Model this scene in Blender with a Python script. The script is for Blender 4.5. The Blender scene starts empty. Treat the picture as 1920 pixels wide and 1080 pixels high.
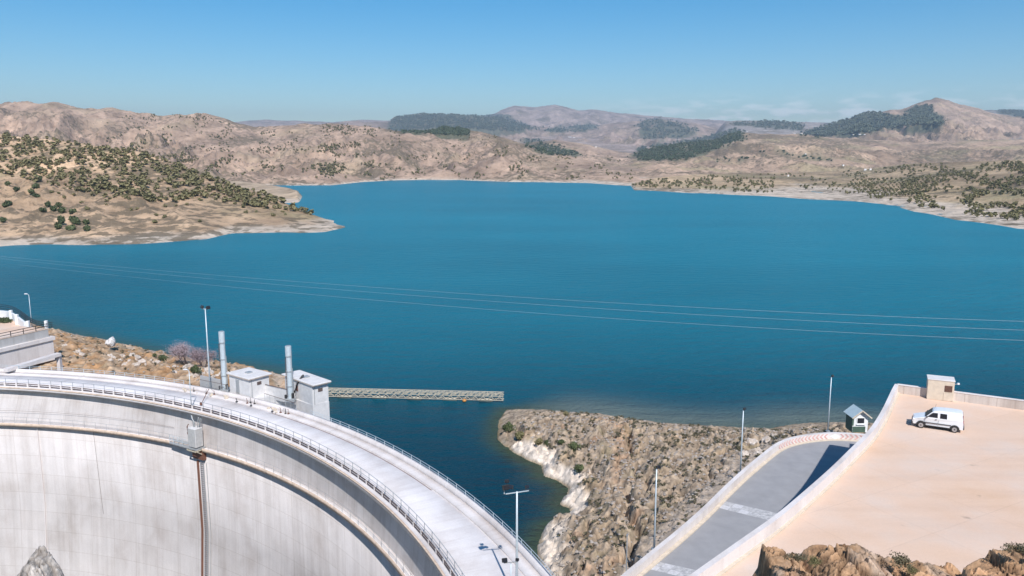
import bpy, math, random
import numpy as np
from mathutils import Vector, Matrix

# ------------------------------------------------------------------ camera
F = 1500.0; HY = 290.0; CZ = 41.0
PITCH = math.atan((540 - HY) / F)
cam_d = bpy.data.cameras.new('camera'); cam = bpy.data.objects.new('camera', cam_d)
bpy.context.scene.collection.objects.link(cam)
cam.location = (0, 0, CZ); cam.rotation_euler = (math.pi / 2 - PITCH, 0, 0)
cam_d.sensor_width = 36; cam_d.lens = F / 1920 * 36
cam_d.clip_start = 0.2; cam_d.clip_end = 60000
bpy.context.scene.camera = cam
# ------------------------------------------------------------------ world, sun, exposure
EL = math.radians(46); AZ = math.radians(14)          # shadows fall AZ left of straight ahead
w = bpy.data.worlds.new('World'); bpy.context.scene.world = w; w.use_nodes = True
wn = w.node_tree.nodes; wl = w.node_tree.links; wn.clear()
sky = wn.new('ShaderNodeTexSky'); sky.sky_type = 'NISHITA'; sky.sun_disc = False
sky.sun_elevation = EL; sky.sun_rotation = math.pi - AZ
sky.altitude = 600; sky.air_density = 1.0; sky.dust_density = 0.0; sky.ozone_density = 2.5
bg = wn.new('ShaderNodeBackground'); bg.inputs[1].default_value = 0.09
wo = wn.new('ShaderNodeOutputWorld')
# thin fair-weather clouds low over the mountains
tc = wn.new('ShaderNodeTexCoord'); sx = wn.new('ShaderNodeSeparateXYZ'); wl.new(tc.outputs['Generated'], sx.inputs[0])
mp = wn.new('ShaderNodeMapping'); mp.inputs['Scale'].default_value = (16, 16, 60); wl.new(tc.outputs['Generated'], mp.inputs[0])
nz = wn.new('ShaderNodeTexNoise'); nz.inputs['Scale'].default_value = 2.2; nz.inputs['Detail'].default_value = 6; wl.new(mp.outputs[0], nz.inputs['Vector'])
cr = wn.new('ShaderNodeValToRGB'); cr.color_ramp.elements[0].position = .46; cr.color_ramp.elements[1].position = .64; wl.new(nz.outputs[0], cr.inputs[0])
zr = wn.new('ShaderNodeValToRGB'); el = zr.color_ramp.elements
el[0].position = 0.0; el[0].color = (1, 1, 1, 1); el[1].position = 0.072; el[1].color = (0, 0, 0, 1)
e2 = el.new(0.045); e2.color = (.8, .8, .8, 1)
wl.new(sx.outputs[2], zr.inputs[0])
xr = wn.new('ShaderNodeMapRange'); xr.inputs[1].default_value = 0.06; xr.inputs[2].default_value = 0.2; wl.new(sx.outputs[0], xr.inputs[0])
m1 = wn.new('ShaderNodeMath'); m1.operation = 'MULTIPLY'; wl.new(cr.outputs[0], m1.inputs[0]); wl.new(zr.outputs[0], m1.inputs[1])
m2 = wn.new('ShaderNodeMath'); m2.operation = 'MULTIPLY'; wl.new(m1.outputs[0], m2.inputs[0]); wl.new(xr.outputs[0], m2.inputs[1])
m3 = wn.new('ShaderNodeMath'); m3.operation = 'MULTIPLY'; m3.inputs[1].default_value = .7; wl.new(m2.outputs[0], m3.inputs[0])
mx = wn.new('ShaderNodeMix'); mx.data_type = 'RGBA'; wl.new(m3.outputs[0], mx.inputs[0])
hs = wn.new('ShaderNodeHueSaturation'); hs.inputs['Saturation'].default_value = 1.55; hs.inputs['Hue'].default_value = .495; hs.inputs['Value'].default_value = 1.17; wl.new(sky.outputs[0], hs.inputs['Color']); wl.new(hs.outputs[0], mx.inputs[6])
mx.inputs[7].default_value = (15, 15, 16, 1)
wl.new(mx.outputs[2], bg.inputs[0]); wl.new(bg.outputs[0], wo.inputs[0])
sd = bpy.data.lights.new('sun', 'SUN'); sd.energy = 4.6; sd.angle = math.radians(.5); sd.color = (1, .96, .93)
sun = bpy.data.objects.new('sun', sd); bpy.context.scene.collection.objects.link(sun)
sdir = Vector((math.sin(AZ) * math.cos(EL), -math.cos(AZ) * math.cos(EL), math.sin(EL)))
sun.rotation_euler = sdir.to_track_quat('Z', 'Y').to_euler(); sun.location = (0, 0, 200)
vs = bpy.context.scene.view_settings; vs.view_transform = 'Standard'; vs.look = 'None'; vs.exposure = 0.25; vs.gamma = 1

# ------------------------------------------------------------------ helpers
COL = bpy.context.scene.collection
rnd = random.Random(7)
def P(px, py, z):
    """world point on height z seen at photograph position (px,py)"""
    x = (px - 960) / F; y = (540 - py) / F
    d = (x, math.cos(PITCH) + y * math.sin(PITCH), -math.sin(PITCH) + y * math.cos(PITCH))
    t = (z - CZ) / d[2]
    return Vector((d[0] * t, d[1] * t, z))
def uv_of(px, py):
    x = (px - 960) / F; y = (540 - py) / F
    dy = math.cos(PITCH) + y * math.sin(PITCH)
    return x / dy, (-math.sin(PITCH) + y * math.cos(PITCH)) / dy
def tag(o, label=None, cat=None, group=None, kind=None):
    if label: o['label'] = label
    if cat: o['category'] = cat
    if group: o['group'] = group
    if kind: o['kind'] = kind
    return o
def empty(name, loc=(0, 0, 0), rz=0):
    o = bpy.data.objects.new(name, None); COL.objects.link(o); o.location = loc; o.rotation_euler = (0, 0, rz)
    o.empty_display_size = .2
    return o
def link(name, me, mat=None, parent=None):
    if mat and not me.materials: me.materials.append(mat)
    o = bpy.data.objects.new(name, me); COL.objects.link(o)
    if parent:
        o.parent = parent
    return o
def mesh_np(name, V, Fq, mat=None, parent=None, smooth=False, cols=None, uv=None):
    me = bpy.data.meshes.new(name)
    V = np.asarray(V, dtype=np.float32); Fq = np.asarray(Fq, dtype=np.int32)
    me.vertices.add(len(V)); me.vertices.foreach_set('co', V.ravel())
    k = Fq.shape[1]; n = len(Fq)
    me.loops.add(n * k); me.loops.foreach_set('vertex_index', Fq.ravel())
    me.polygons.add(n); me.polygons.foreach_set('loop_start', np.arange(0, n * k, k, dtype=np.int32))
    me.polygons.foreach_set('loop_total', np.full(n, k, dtype=np.int32))
    me.update(calc_edges=True)
    if smooth: me.polygons.foreach_set('use_smooth', np.ones(n, dtype=bool))
    if cols is not None:
        for nm, C in cols.items():
            a = me.color_attributes.new(nm, 'FLOAT_COLOR', 'POINT')
            C4 = np.ones((len(V), 4), dtype=np.float32); C4[:, :C.shape[1]] = C
            a.data.foreach_set('color', C4.ravel())
    if uv is not None:
        l = me.uv_layers.new(name='UVMap'); l.data.foreach_set('uv', np.asarray(uv, dtype=np.float32)[Fq.ravel()].ravel())
    me.validate()
    return link(name, me, mat, parent)
class MB:
    def __init__(s): s.v = []; s.f = []; s.m = []; s.mi = 0
    def add(s, vs_, fs):
        b = len(s.v); s.v += [tuple(v) for v in vs_]; s.f += [tuple(b + i for i in f) for f in fs]; s.m += [s.mi] * len(fs); return s
    def box(s, c, d, rz=0, M=None):
        hx, hy, hz = d[0] / 2, d[1] / 2, d[2] / 2
        pts = [(x, y, z) for z in (-hz, hz) for x, y in ((-hx, -hy), (hx, -hy), (hx, hy), (-hx, hy))]
        R = M or Matrix.Rotation(rz, 3, 'Z')
        pts = [R @ Vector(p) + Vector(c) for p in pts]
        return s.add(pts, [(3, 2, 1, 0), (4, 5, 6, 7), (0, 1, 5, 4), (1, 2, 6, 5), (2, 3, 7, 6), (3, 0, 4, 7)])
    def prism(s, poly, z0, z1):
        n = len(poly); a = sum(poly[i][0] * poly[(i + 1) % n][1] - poly[(i + 1) % n][0] * poly[i][1] for i in range(n))
        if a < 0: poly = poly[::-1]
        f0 = (lambda i: z0[i]) if isinstance(z0, (list, tuple)) else (lambda i: z0)
        f1 = (lambda i: z1[i]) if isinstance(z1, (list, tuple)) else (lambda i: z1)
        vs_ = [(p[0], p[1], f0(i)) for i, p in enumerate(poly)] + [(p[0], p[1], f1(i)) for i, p in enumerate(poly)]
        return s.add(vs_, [tuple(range(n))[::-1], tuple(range(n, 2 * n))] + [(i, (i + 1) % n, n + (i + 1) % n, n + i) for i in range(n)])
    def tube(s, path, r, n=8, cap=True):
        path = [Vector(p) for p in path]; rs = r if isinstance(r, (list, tuple)) else [r] * len(path)
        vs_ = []; fs = []
        for i, p in enumerate(path):
            t = (path[min(i + 1, len(path) - 1)] - path[max(i - 1, 0)]).normalized()
            u = t.cross(Vector((0, 0, 1)) if abs(t.z) < .9 else Vector((1, 0, 0))).normalized(); w_ = t.cross(u)
            for k in range(n):
                a = 2 * math.pi * k / n; vs_.append(p + (u * math.cos(a) + w_ * math.sin(a)) * rs[i])
        for i in range(len(path) - 1):
            for k in range(n):
                a, b = i * n + k, i * n + (k + 1) % n; fs.append((a, a + n, b + n, b))
        if cap: fs += [tuple(range(n)), tuple(range((len(path) - 1) * n, len(path) * n))[::-1]]
        return s.add(vs_, fs)
    def beam(s, a, b, wd, h):
        """rectangular bar from a to b"""
        a = Vector(a); b = Vector(b); t = (b - a); L = t.length; t.normalize()
        u = t.cross(Vector((0, 0, 1)) if abs(t.z) < .95 else Vector((1, 0, 0))).normalized(); v = u.cross(t)
        pts = [p + u * i * wd / 2 + v * j * h / 2 for p in (a, b) for i, j in ((-1, -1), (1, -1), (1, 1), (-1, 1))]
        return s.add(pts, [(0, 1, 2, 3), (7, 6, 5, 4), (0, 4, 5, 1), (1, 5, 6, 2), (2, 6, 7, 3), (3, 7, 4, 0)])
    def wall(s, path, t, z0, z1):
        """wall of thickness t to the left of a plan path; z0,z1 number or list"""
        pts = [Vector(p[:2]) for p in path]; n = len(pts); o = []
        for i in range(n):
            a = (pts[i] - pts[i - 1]).normalized() if i else (pts[1] - pts[0]).normalized()
            b = (pts[i + 1] - pts[i]).normalized() if i < n - 1 else a
            m = (a + b).normalized(); nn = Vector((-m.y, m.x)); o.append(pts[i] + nn * t / max(.5, m.dot(a)))
        g = lambda z, i: z[i] if isinstance(z, (list, tuple)) else z
        vs_ = []
        for i in range(n): vs_ += [(*pts[i], g(z0, i)), (*pts[i], g(z1, i)), (*o[i], g(z1, i)), (*o[i], g(z0, i))]
        fs = []
        for i in range(n - 1):
            a, b = i * 4, i * 4 + 4
            for k in range(4): fs.append((a + k, b + k, b + (k + 1) % 4, a + (k + 1) % 4))
        fs += [(0, 1, 2, 3), (n * 4 - 1, n * 4 - 2, n * 4 - 3, n * 4 - 4)]
        return s.add(vs_, fs)
    def build(s, name, mat, parent=None, smooth=False, bevel=0, seg=1):
        me = bpy.data.meshes.new(name); me.from_pydata(s.v, [], s.f)
        mats = mat if isinstance(mat, (list, tuple)) else [mat]
        for m in mats: me.materials.append(m)
        for p, i in zip(me.polygons, s.m): p.material_index = i
        me.validate(); me.update()
        import bmesh
        bm = bmesh.new(); bm.from_mesh(me); bmesh.ops.recalc_face_normals(bm, faces=bm.faces); bm.to_mesh(me); bm.free()
        if smooth: me.polygons.foreach_set('use_smooth', np.ones(len(me.polygons), dtype=bool))
        o = link(name, me, None, parent)
        if bevel:
            b = o.modifiers.new('bevel', 'BEVEL'); b.width = bevel; b.segments = seg; b.limit_method = 'ANGLE'; b.angle_limit = math.radians(40)
        return o
def copy_tree(o, parent=None):
    c = o.copy(); COL.objects.link(c)
    if parent: c.parent = parent
    for ch in list(o.children): copy_tree(ch, c)
    return c

# numpy noise
def _h(ix, iy, s):
    n = (ix.astype(np.int64) * 374761393 + iy.astype(np.int64) * 668265263 + s * 974634777) & 0xffffffff
    n = ((n ^ (n >> 13)) * 1274126177) & 0xffffffff
    n = n ^ (n >> 16)
    return n
def gn(x, y, s=0):
    ix = np.floor(x); iy = np.floor(y); fx = x - ix; fy = y - iy
    u = fx * fx * fx * (fx * (fx * 6 - 15) + 10); v = fy * fy * fy * (fy * (fy * 6 - 15) + 10)
    def g(dx, dy):
        a = _h(ix + dx, iy + dy, s) * (2 * math.pi / 4294967296.0)
        return np.cos(a) * (fx - dx) + np.sin(a) * (fy - dy)
    a = g(0, 0) * (1 - u) + g(1, 0) * u; b = g(0, 1) * (1 - u) + g(1, 1) * u
    return (a * (1 - v) + b * v) * 1.4
def fbm(x, y, oct=5, s=0, gain=.5):
    r = 0; a = 1; t = 0
    for i in range(oct): r = r + a * gn(x, y, s + i); t += a; a *= gain; x = x * 2.03 + 11.3; y = y * 2.03 - 7.1
    return r / t
def ridged(x, y, oct=5, s=0, gain=.5):
    r = 0; a = 1; t = 0; wgt = 1
    for i in range(oct):
        n = 1 - np.abs(gn(x, y, s + i)) * 2; n = np.clip(n, -1, 1)
        r = r + a * n * wgt; wgt = np.clip(n * 1.2, .15, 1); t += a; a *= gain; x = x * 2.07 + 5.3; y = y * 2.07 + 9.1
    return r / t
def slabs(x, y, seed, tilt=.5):
    """angular tilted blocks: height, crack closeness, block id"""
    ix = np.floor(x); iy = np.floor(y); f1 = np.full(x.shape, 9.); f2 = np.full(x.shape, 9.); hh_ = np.zeros(x.shape); idd = np.zeros(x.shape)
    for dx in (-1, 0, 1):
        for dy in (-1, 0, 1):
            a = _h(ix + dx, iy + dy, seed) / 4294967296.; b = _h(ix + dx, iy + dy, seed + 1) / 4294967296.; c = _h(ix + dx, iy + dy, seed + 2) / 4294967296.; d_ = _h(ix + dx, iy + dy, seed + 3) / 4294967296.
            px_ = x - ix - dx - a; py_ = y - iy - dy - b; d = np.hypot(px_, py_)
            hz_ = (c - .5) + (d_ - .5) * 2 * tilt * px_ + (a - .5) * 2 * tilt * py_
            m = d < f1; f2 = np.where(m, f1, np.minimum(f2, d)); hh_ = np.where(m, hz_, hh_); idd = np.where(m, c, idd); f1 = np.where(m, d, f1)
    return hh_, f2 - f1, idd
def sstep(a, b, x):
    t = np.clip((x - a) / (b - a), 0, 1); return t * t * (3 - 2 * t)
def inpoly(x, y, poly):
    r = np.zeros(x.shape, bool); n = len(poly)
    for i in range(n):
        x1, y1 = poly[i]; x2, y2 = poly[(i + 1) % n]
        if y1 == y2: continue
        c = ((y1 > y) != (y2 > y)) & (x < (x2 - x1) * (y - y1) / (y2 - y1) + x1); r ^= c
    return r
def dseg(x, y, path, closed=False):
    d = np.full(x.shape, 1e9); n = len(path)
    for i in range(n if closed else n - 1):
        x1, y1 = path[i][:2]; x2, y2 = path[(i + 1) % n][:2]; dx, dy = x2 - x1, y2 - y1
        t = np.clip(((x - x1) * dx + (y - y1) * dy) / (dx * dx + dy * dy + 1e-9), 0, 1)
        d = np.minimum(d, np.hypot(x - x1 - t * dx, y - y1 - t * dy))
    return d

# ------------------------------------------------------------------ materials
def NM(name):
    m = bpy.data.materials.new(name); m.use_nodes = True; nt = m.node_tree
    return m, nt, nt.nodes['Principled BSDF']
def node(nt, t, **k):
    n = nt.nodes.new(t)
    for a, b in k.items():
        if a.startswith('i_'):
            n.inputs[a[2:] if not a[2:].isdigit() else int(a[2:])].default_value = b
        else: setattr(n, a, b)
    return n
def ramp(nt, src, stops):
    r = nt.nodes.new('ShaderNodeValToRGB'); e = r.color_ramp.elements
    while len(e) > 1: e.remove(e[-1])
    for i, (p, c) in enumerate(stops):
        q = e[0] if i == 0 else e.new(p)
        q.position = p; q.color = (*c, 1) if len(c) == 3 else c
    nt.links.new(src, r.inputs[0]); return r.outputs[0]
def noise(nt, scale, detail=5, vec=None, rough=.55, out=0):
    n = node(nt, 'ShaderNodeTexNoise'); n.inputs['Scale'].default_value = scale; n.inputs['Detail'].default_value = detail; n.inputs['Roughness'].default_value = rough
    if vec: nt.links.new(vec, n.inputs['Vector'])
    return n.outputs[out]
def mixc(nt, f, a, b, mode='MIX'):
    m = nt.nodes.new('ShaderNodeMix'); m.data_type = 'RGBA'; m.blend_type = mode
    for s_, v in ((0, f), (6, a), (7, b)):
        if isinstance(v, bpy.types.NodeSocket): nt.links.new(v, m.inputs[s_])
        elif isinstance(v, (int, float)): m.inputs[s_].default_value = v
        else: m.inputs[s_].default_value = (*v, 1)
    return m.outputs[2]
def mapping(nt, scale, src='Object', rot=(0, 0, 0)):
    t = nt.nodes.new('ShaderNodeTexCoord'); m = nt.nodes.new('ShaderNodeMapping'); m.inputs['Scale'].default_value = scale; m.inputs['Rotation'].default_value = rot
    nt.links.new(t.outputs[src], m.inputs[0]); return m.outputs[0]
def bump(nt, h, strength, dist, bs):
    b = nt.nodes.new('ShaderNodeBump'); b.inputs['Strength'].default_value = strength; b.inputs['Distance'].default_value = dist
    nt.links.new(h, b.inputs['Height']); nt.links.new(b.outputs[0], bs.inputs['Normal']); return b
def simple(name, c, rough=.7, metal=0, var=.15, scale=3.0, bmp=0):
    m, nt, bs = NM(name)
    n = noise(nt, scale, 5, mapping(nt, (1, 1, 1)))
    a = tuple(x * (1 - var) for x in c); b = tuple(min(1, x * (1 + var)) for x in c)
    nt.links.new(ramp(nt, n, [(.3, a), (.7, b)]), bs.inputs['Base Color'])
    bs.inputs['Roughness'].default_value = rough; bs.inputs['Metallic'].default_value = metal
    if bmp: bump(nt, n, bmp, .02, bs)
    return m
M = {}
M['white'] = simple('white_paint', (.78, .78, .77), .6, var=.07)
M['steel'] = simple('pale_blue_steel', (.55, .62, .66), .45, .2, var=.08)
M['steelgrey'] = simple('galvanised_steel', (.42, .44, .45), .5, .4, var=.12)
M['dark'] = simple('black_metal', (.03, .028, .028), .6, 0, var=.2)
M['rust'] = simple('rusty_steel', (.16, .07, .045), .8, 0, var=.35, scale=9)
M['brownrail'] = simple('brown_rail_steel', (.12, .085, .075), .7, 0, var=.25)
M['cream'] = simple('cream_render', (.62, .53, .42), .85, var=.12, scale=2, bmp=.3)
M['cabin'] = simple('cabin_render', (.66, .645, .635), .85, var=.1, scale=1.5, bmp=.3)
M['roofslab'] = simple('pale_roof_slab', (.66, .63, .61), .85, var=.1, scale=1.2)
M['orangeedge'] = simple('ochre_stained_edge', (.62, .48, .37), .85, var=.2, scale=2)
M['glass'] = simple('dark_window_glass', (.02, .022, .028), .08, 0, var=.1)
M['tyre'] = simple('tyre_rubber', (.025, .025, .025), .85, 0)
M['rim'] = simple('wheel_rim', (.45, .45, .46), .35, .6)
M['carpaint'] = simple('white_car_paint', (.78, .79, .8), .25, 0, var=.02)
M['blackplastic'] = simple('dark_plastic', (.035, .032, .035), .6, 0)
M['greenpaint'] = simple('dark_green_paint', (.07, .12, .09), .6, var=.15)
M['roofblue'] = simple('pale_blue_sheet_roof', (.5, .6, .62), .5, .1, var=.08)
M['redpaint'] = simple('faded_red_paint', (.66, .36, .33), .7, var=.15, scale=4)
M['yellowtruss'] = simple('weathered_cream_truss', (.5, .45, .35), .7, .1, var=.2)
M['orange'] = simple('orange_float', (.55, .24, .06), .6)
M['trunk'] = simple('bark', (.09, .07, .055), .9, var=.3)
M['lampglass'] = simple('lamp_lens', (.75, .76, .78), .2)
M['cable'] = simple('aluminium_cable', (.52, .56, .58), .5, .2)
M['farwhite'] = simple('whitewashed_wall', (.8, .78, .75), .8)
M['farroof'] = simple('earthen_roof', (.35, .25, .2), .9)
M['lightred'] = simple('tail_lamp_red', (.3, .02, .02), .3)

def concrete(name, base, streak=.5, grid=None, rust=.0, pit=1.0):
    """concrete with pours, streaks and dirt; uses the UV map in metres (along, up)"""
    m, nt, bs = NM(name)
    t = nt.nodes.new('ShaderNodeTexCoord'); uvs = t.outputs['UV']
    def mp_(sc):
        q = nt.nodes.new('ShaderNodeMapping'); q.inputs['Scale'].default_value = sc; nt.links.new(uvs, q.inputs[0]); return q.outputs[0]
    n1 = noise(nt, 1.0, 6, mp_((.6, .03, 1)), .6)
    n2 = noise(nt, 1.0, 8, mp_((.18, .12, 1)), .6)
    n3 = noise(nt, 1.0, 6, mp_((2.4, .1, 1)), .6)
    lo = tuple(x * .78 for x in base); hi = tuple(min(.9, x * 1.13) for x in base)
    c = ramp(nt, n2, [(.3, tuple(x * y for x, y in zip(lo, (1.03, .99, .96)))), (.5, base), (.7, hi)])
    s1 = ramp(nt, n1, [(.35, (.74, .72, .71)), (.52, (1, 1, 1)), (.7, (1.12, 1.12, 1.14))])
    c = mixc(nt, streak, c, s1, 'MULTIPLY')
    s3 = ramp(nt, n3, [(.36, (.82, .78, .75)), (.5, (1, 1, 1))])
    c = mixc(nt, streak * .7, c, s3, 'MULTIPLY')
    if grid:
        br = node(nt, 'ShaderNodeTexBrick'); br.offset = 0; br.inputs['Scale'].default_value = 1
        br.inputs['Brick Width'].default_value = grid[0]; br.inputs['Row Height'].default_value = grid[1]
        br.inputs['Mortar Size'].default_value = grid[2]; br.inputs['Mortar Smooth'].default_value = .6
        br.inputs['Color1'].default_value = (1, 1, 1, 1); br.inputs['Color2'].default_value = (.95, .94, .93, 1); br.inputs['Mortar'].default_value = (.72, .68, .64, 1)
        wv = noise(nt, .8, 2, uvs, out=1)
        add = node(nt, 'ShaderNodeMixRGB'); add.blend_type = 'ADD'; add.inputs[0].default_value = .06; nt.links.new(uvs, add.inputs[1]); nt.links.new(wv, add.inputs[2])
        nt.links.new(add.outputs[0], br.inputs[0])
        c = mixc(nt, .85, c, br.outputs[0], 'MULTIPLY')
    fine = noise(nt, 5, 8, uvs, .7)
    c = mixc(nt, .35, c, ramp(nt, fine, [(.3, (.8, .79, .78)), (.6, (1.05, 1.05, 1.05))]), 'MULTIPLY')
    nt.links.new(c, bs.inputs['Base Color']); bs.inputs['Roughness'].default_value = .9
    bump(nt, fine, .25, .03, bs)
    return m
M['damface'] = concrete('dam_face_concrete', (.61, .57, .55), .42, (4.0, 2.9, .035))
M['deck'] = concrete('dam_roadway_concrete', (.77, .725, .705), .3, None)
M['para'] = concrete('parapet_concrete', (.70, .65, .625), .35, None)
M['shadecon'] = concrete('shaded_grey_concrete', (.44, .43, .42), .6, None)  # darker grey copy of the concrete with shade put into its colour
M['asphalt'] = simple('weathered_asphalt', (.31, .305, .31), .9, var=.08, scale=.7, bmp=.2)
def lotmat():
    m, nt, bs = NM('pinkish_worn_concrete')
    v = mapping(nt, (1, 1, 1)); v2 = mapping(nt, (.05, .35, 1), rot=(0, 0, .5))
    n1 = noise(nt, .12, 6, v, .6); n2 = noise(nt, 1, 6, v2, .6); n3 = noise(nt, 9, 6, v, .7)
    c = ramp(nt, n1, [(.3, (.70, .475, .325)), (.5, (.72, .52, .39)), (.7, (.69, .56, .47))])
    c = mixc(nt, .35, c, ramp(nt, n2, [(.34, (.84, .80, .78)), (.5, (1, 1, 1)), (.68, (1.08, 1.07, 1.07))]), 'MULTIPLY')
    c = mixc(nt, .4, c, ramp(nt, n3, [(.3, (.85, .84, .83)), (.6, (1.04, 1.04, 1.04))]), 'MULTIPLY')
    n4 = noise(nt, .55, 3, mapping(nt, (1, 1, 1), rot=(0, 0, 1)), .5)
    c = mixc(nt, 1, c, ramp(nt, n4, [(.24, (.66, .66, .66)), (.31, (1, 1, 1))]), 'MULTIPLY')
    br = node(nt, 'ShaderNodeTexBrick'); br.offset = 0; br.inputs['Scale'].default_value = 1
    br.inputs['Brick Width'].default_value = 6; br.inputs['Row Height'].default_value = 6; br.inputs['Mortar Size'].default_value = .03
    br.inputs['Color1'].default_value = (1, 1, 1, 1); br.inputs['Color2'].default_value = (.96, .965, .97, 1); br.inputs['Mortar'].default_value = (.86, .85, .84, 1)
    nt.links.new(mapping(nt, (1, 1, 1), rot=(0, 0, -.5)), br.inputs[0])
    c = mixc(nt, .7, c, br.outputs[0], 'MULTIPLY')
    nt.links.new(c, bs.inputs['Base Color']); bs.inputs['Roughness'].default_value = .92
    bump(nt, n3, .2, .02, bs); return m
M['lot'] = lotmat()
def vcolmat(name, detail_scale, lo=.72, hi=1.25, bstr=.6, bdist=.5, rough=.95):
    m, nt, bs = NM(name)
    a = node(nt, 'ShaderNodeVertexColor'); a.layer_name = 'Col'
    v = mapping(nt, (1, 1, 1)); n = noise(nt, detail_scale, 9, v, .65)
    c = mixc(nt, 1, a.outputs[0], ramp(nt, n, [(.3, (lo, lo, lo)), (.7, (hi, hi, hi))]), 'MULTIPLY')
    nt.links.new(c, bs.inputs['Base Color']); bs.inputs['Roughness'].default_value = rough
    if 'Specular IOR Level' in bs.inputs: bs.inputs['Specular IOR Level'].default_value = .15
    bump(nt, n, bstr, bdist, bs); return m
def hillmat():
    m, nt, bs = NM('dry_hill_earth')
    a = node(nt, 'ShaderNodeVertexColor'); a.layer_name = 'Col'
    v = mapping(nt, (1, 1, 1)); n = noise(nt, .05, 10, v, .7); big = noise(nt, .006, 4, v, .5); sc = noise(nt, .11, 5, v, .6)
    c = mixc(nt, 1, a.outputs[0], ramp(nt, n, [(.3, (.42, .40, .39)), (.46, (.92, .91, .9)), (.7, (1.25, 1.25, 1.25))]), 'MULTIPLY')
    ad = node(nt, 'ShaderNodeMath'); ad.operation = 'ADD'; nt.links.new(sc, ad.inputs[0]); nt.links.new(big, ad.inputs[1])
    f = ramp(nt, ad.outputs[0], [(.52 * 2 > 1 and .56 or .56, (0, 0, 0)), (.60, (.8, .8, .8))])
    ms = node(nt, 'ShaderNodeMath'); ms.operation = 'MULTIPLY'; ms.inputs[1].default_value = .5; nt.links.new(ad.outputs[0], ms.inputs[0])
    f = ramp(nt, ms.outputs[0], [(.522, (0, 0, 0)), (.562, (.8, .8, .8))])
    c = mixc(nt, f, c, (.15, .12, .08))
    nt.links.new(c, bs.inputs['Base Color']); bs.inputs['Roughness'].default_value = .95; bs.inputs['Specular IOR Level'].default_value = .1
    bump(nt, n, .7, 6.0, bs); return m
M['hills'] = hillmat()
M['rocky'] = vcolmat('grey_karst_rock', 1.1, .55, 1.35, .8, .35)
M['outcrop'] = vcolmat('near_rock', 2.5, .5, 1.4, 1.0, .15)
def leafmat(name, a, b, scale=.35):
    m, nt, bs = NM(name)
    g = node(nt, 'ShaderNodeNewGeometry'); oi = node(nt, 'ShaderNodeObjectInfo')
    add = node(nt, 'ShaderNodeMath'); add.operation = 'ADD'; nt.links.new(g.outputs['Random Per Island'], add.inputs[0]); nt.links.new(oi.outputs['Random'], add.inputs[1])
    mul = node(nt, 'ShaderNodeMath'); mul.operation = 'MULTIPLY'; mul.inputs[1].default_value = .5; nt.links.new(add.outputs[0], mul.inputs[0])
    nt.links.new(ramp(nt, mul.outputs[0], [(.1, a), (.9, b)]), bs.inputs['Base Color']); bs.inputs['Roughness'].default_value = .8
    return m
M['olive'] = leafmat('olive_foliage', (.10, .10, .035), (.28, .235, .115))
M['greenleaf'] = leafmat('green_foliage', (.04, .06, .022), (.11, .13, .05))
M['greytuft'] = leafmat('dry_scrub', (.07, .07, .04), (.2, .16, .09))
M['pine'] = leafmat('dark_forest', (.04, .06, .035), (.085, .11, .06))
M['farwood'] = leafmat('haze_lightened_foliage', (.075, .095, .065), (.12, .14, .095))  # paler than the near pines: distance haze partly put into the leaf colour
M['blossom'] = leafmat('pale_pink_blossom', (.30, .22, .23), (.55, .44, .46))

# ------------------------------------------------------------------ far hills: one height field, several ridges
LAY = []
def layer(px, skypix, footpix, Yc, back=.45, foot_z=-6, noise_a=.2, col=(.42, .34, .27), wl_=260, Yf=None):
    us, vs1, vf, yc, yf = [], [], [], [], []
    for i, x in enumerate(px):
        u, v = uv_of(x, skypix[i]); us.append(u); vs1.append(v)
        _, v0 = uv_of(x, footpix[i] if hasattr(footpix, '__len__') else footpix); vf.append(v0)
        yc.append(Yc[i] if hasattr(Yc, '__len__') else Yc)
        yf.append(-CZ / v0 if Yf is None else (Yf[i] if hasattr(Yf, '__len__') else Yf))
    LAY.append(dict(u=us, vs=vs1, vf=vf, yc=yc, yf=yf, back=back, na=noise_a, col=col, wl=wl_, fz=foot_z))
# left olive hill
layer([-500, -250, -60, 0, 60, 120, 200, 260, 330, 380, 430, 480, 520, 560, 610, 640, 662, 672], 
      [235, 240, 247, 250, 258, 264, 276, 284, 307, 328, 345, 360, 373, 393, 410, 416, 420.5, 424],
      [500, 480, 462, 459, 459, 459.5, 458, 455, 452, 449, 438, 436, 436, 436.5, 434, 428, 424, 424],
      [760, 760, 740, 730, 715, 700, 680, 665, 640, 620, 600, 580, 560, 530, 500, 475, 455, 440], .5, col=(.54, .375, .24), noise_a=.16, wl_=80)
# low spits behind its tip
layer([300, 400, 450, 500, 540, 560, 575, 588], [335, 337, 340, 346, 352, 358, 366, 374], [384, 383, 382, 381, 380, 379, 378, 376],
      [1050, 1000, 950, 900, 850, 780, 700, 640], .25, col=(.47, .36, .25), noise_a=.05, wl_=90)
# long grey ridge
layer([-700, -300, 0, 110, 160, 240, 300, 385, 450, 480, 560, 620, 680, 740, 790, 830, 860, 900, 960, 1000, 1050, 1100, 1150, 1200, 1240, 1290],
      [180, 188, 193, 191, 203, 205, 212, 210.5, 231, 237, 232, 232, 238, 245, 246, 238, 236, 243, 262, 276, 290, 300, 318, 333, 342, 350],
      [352, 352, 350, 350, 350, 350, 350, 350, 350, 349, 348, 347, 341, 338, 337, 337, 337, 339, 341, 341, 342, 343, 347, 350, 352, 355],
      [2200, 2200, 2200, 2150, 2150, 2100, 2100, 2050, 2050, 2050, 2100, 2100, 2050, 2000, 2000, 2050, 2050, 2000, 1900, 1800, 1700, 1600, 1450, 1300, 1200, 1120], .5, col=(.40, .282, .205), noise_a=.5, wl_=340)
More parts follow.
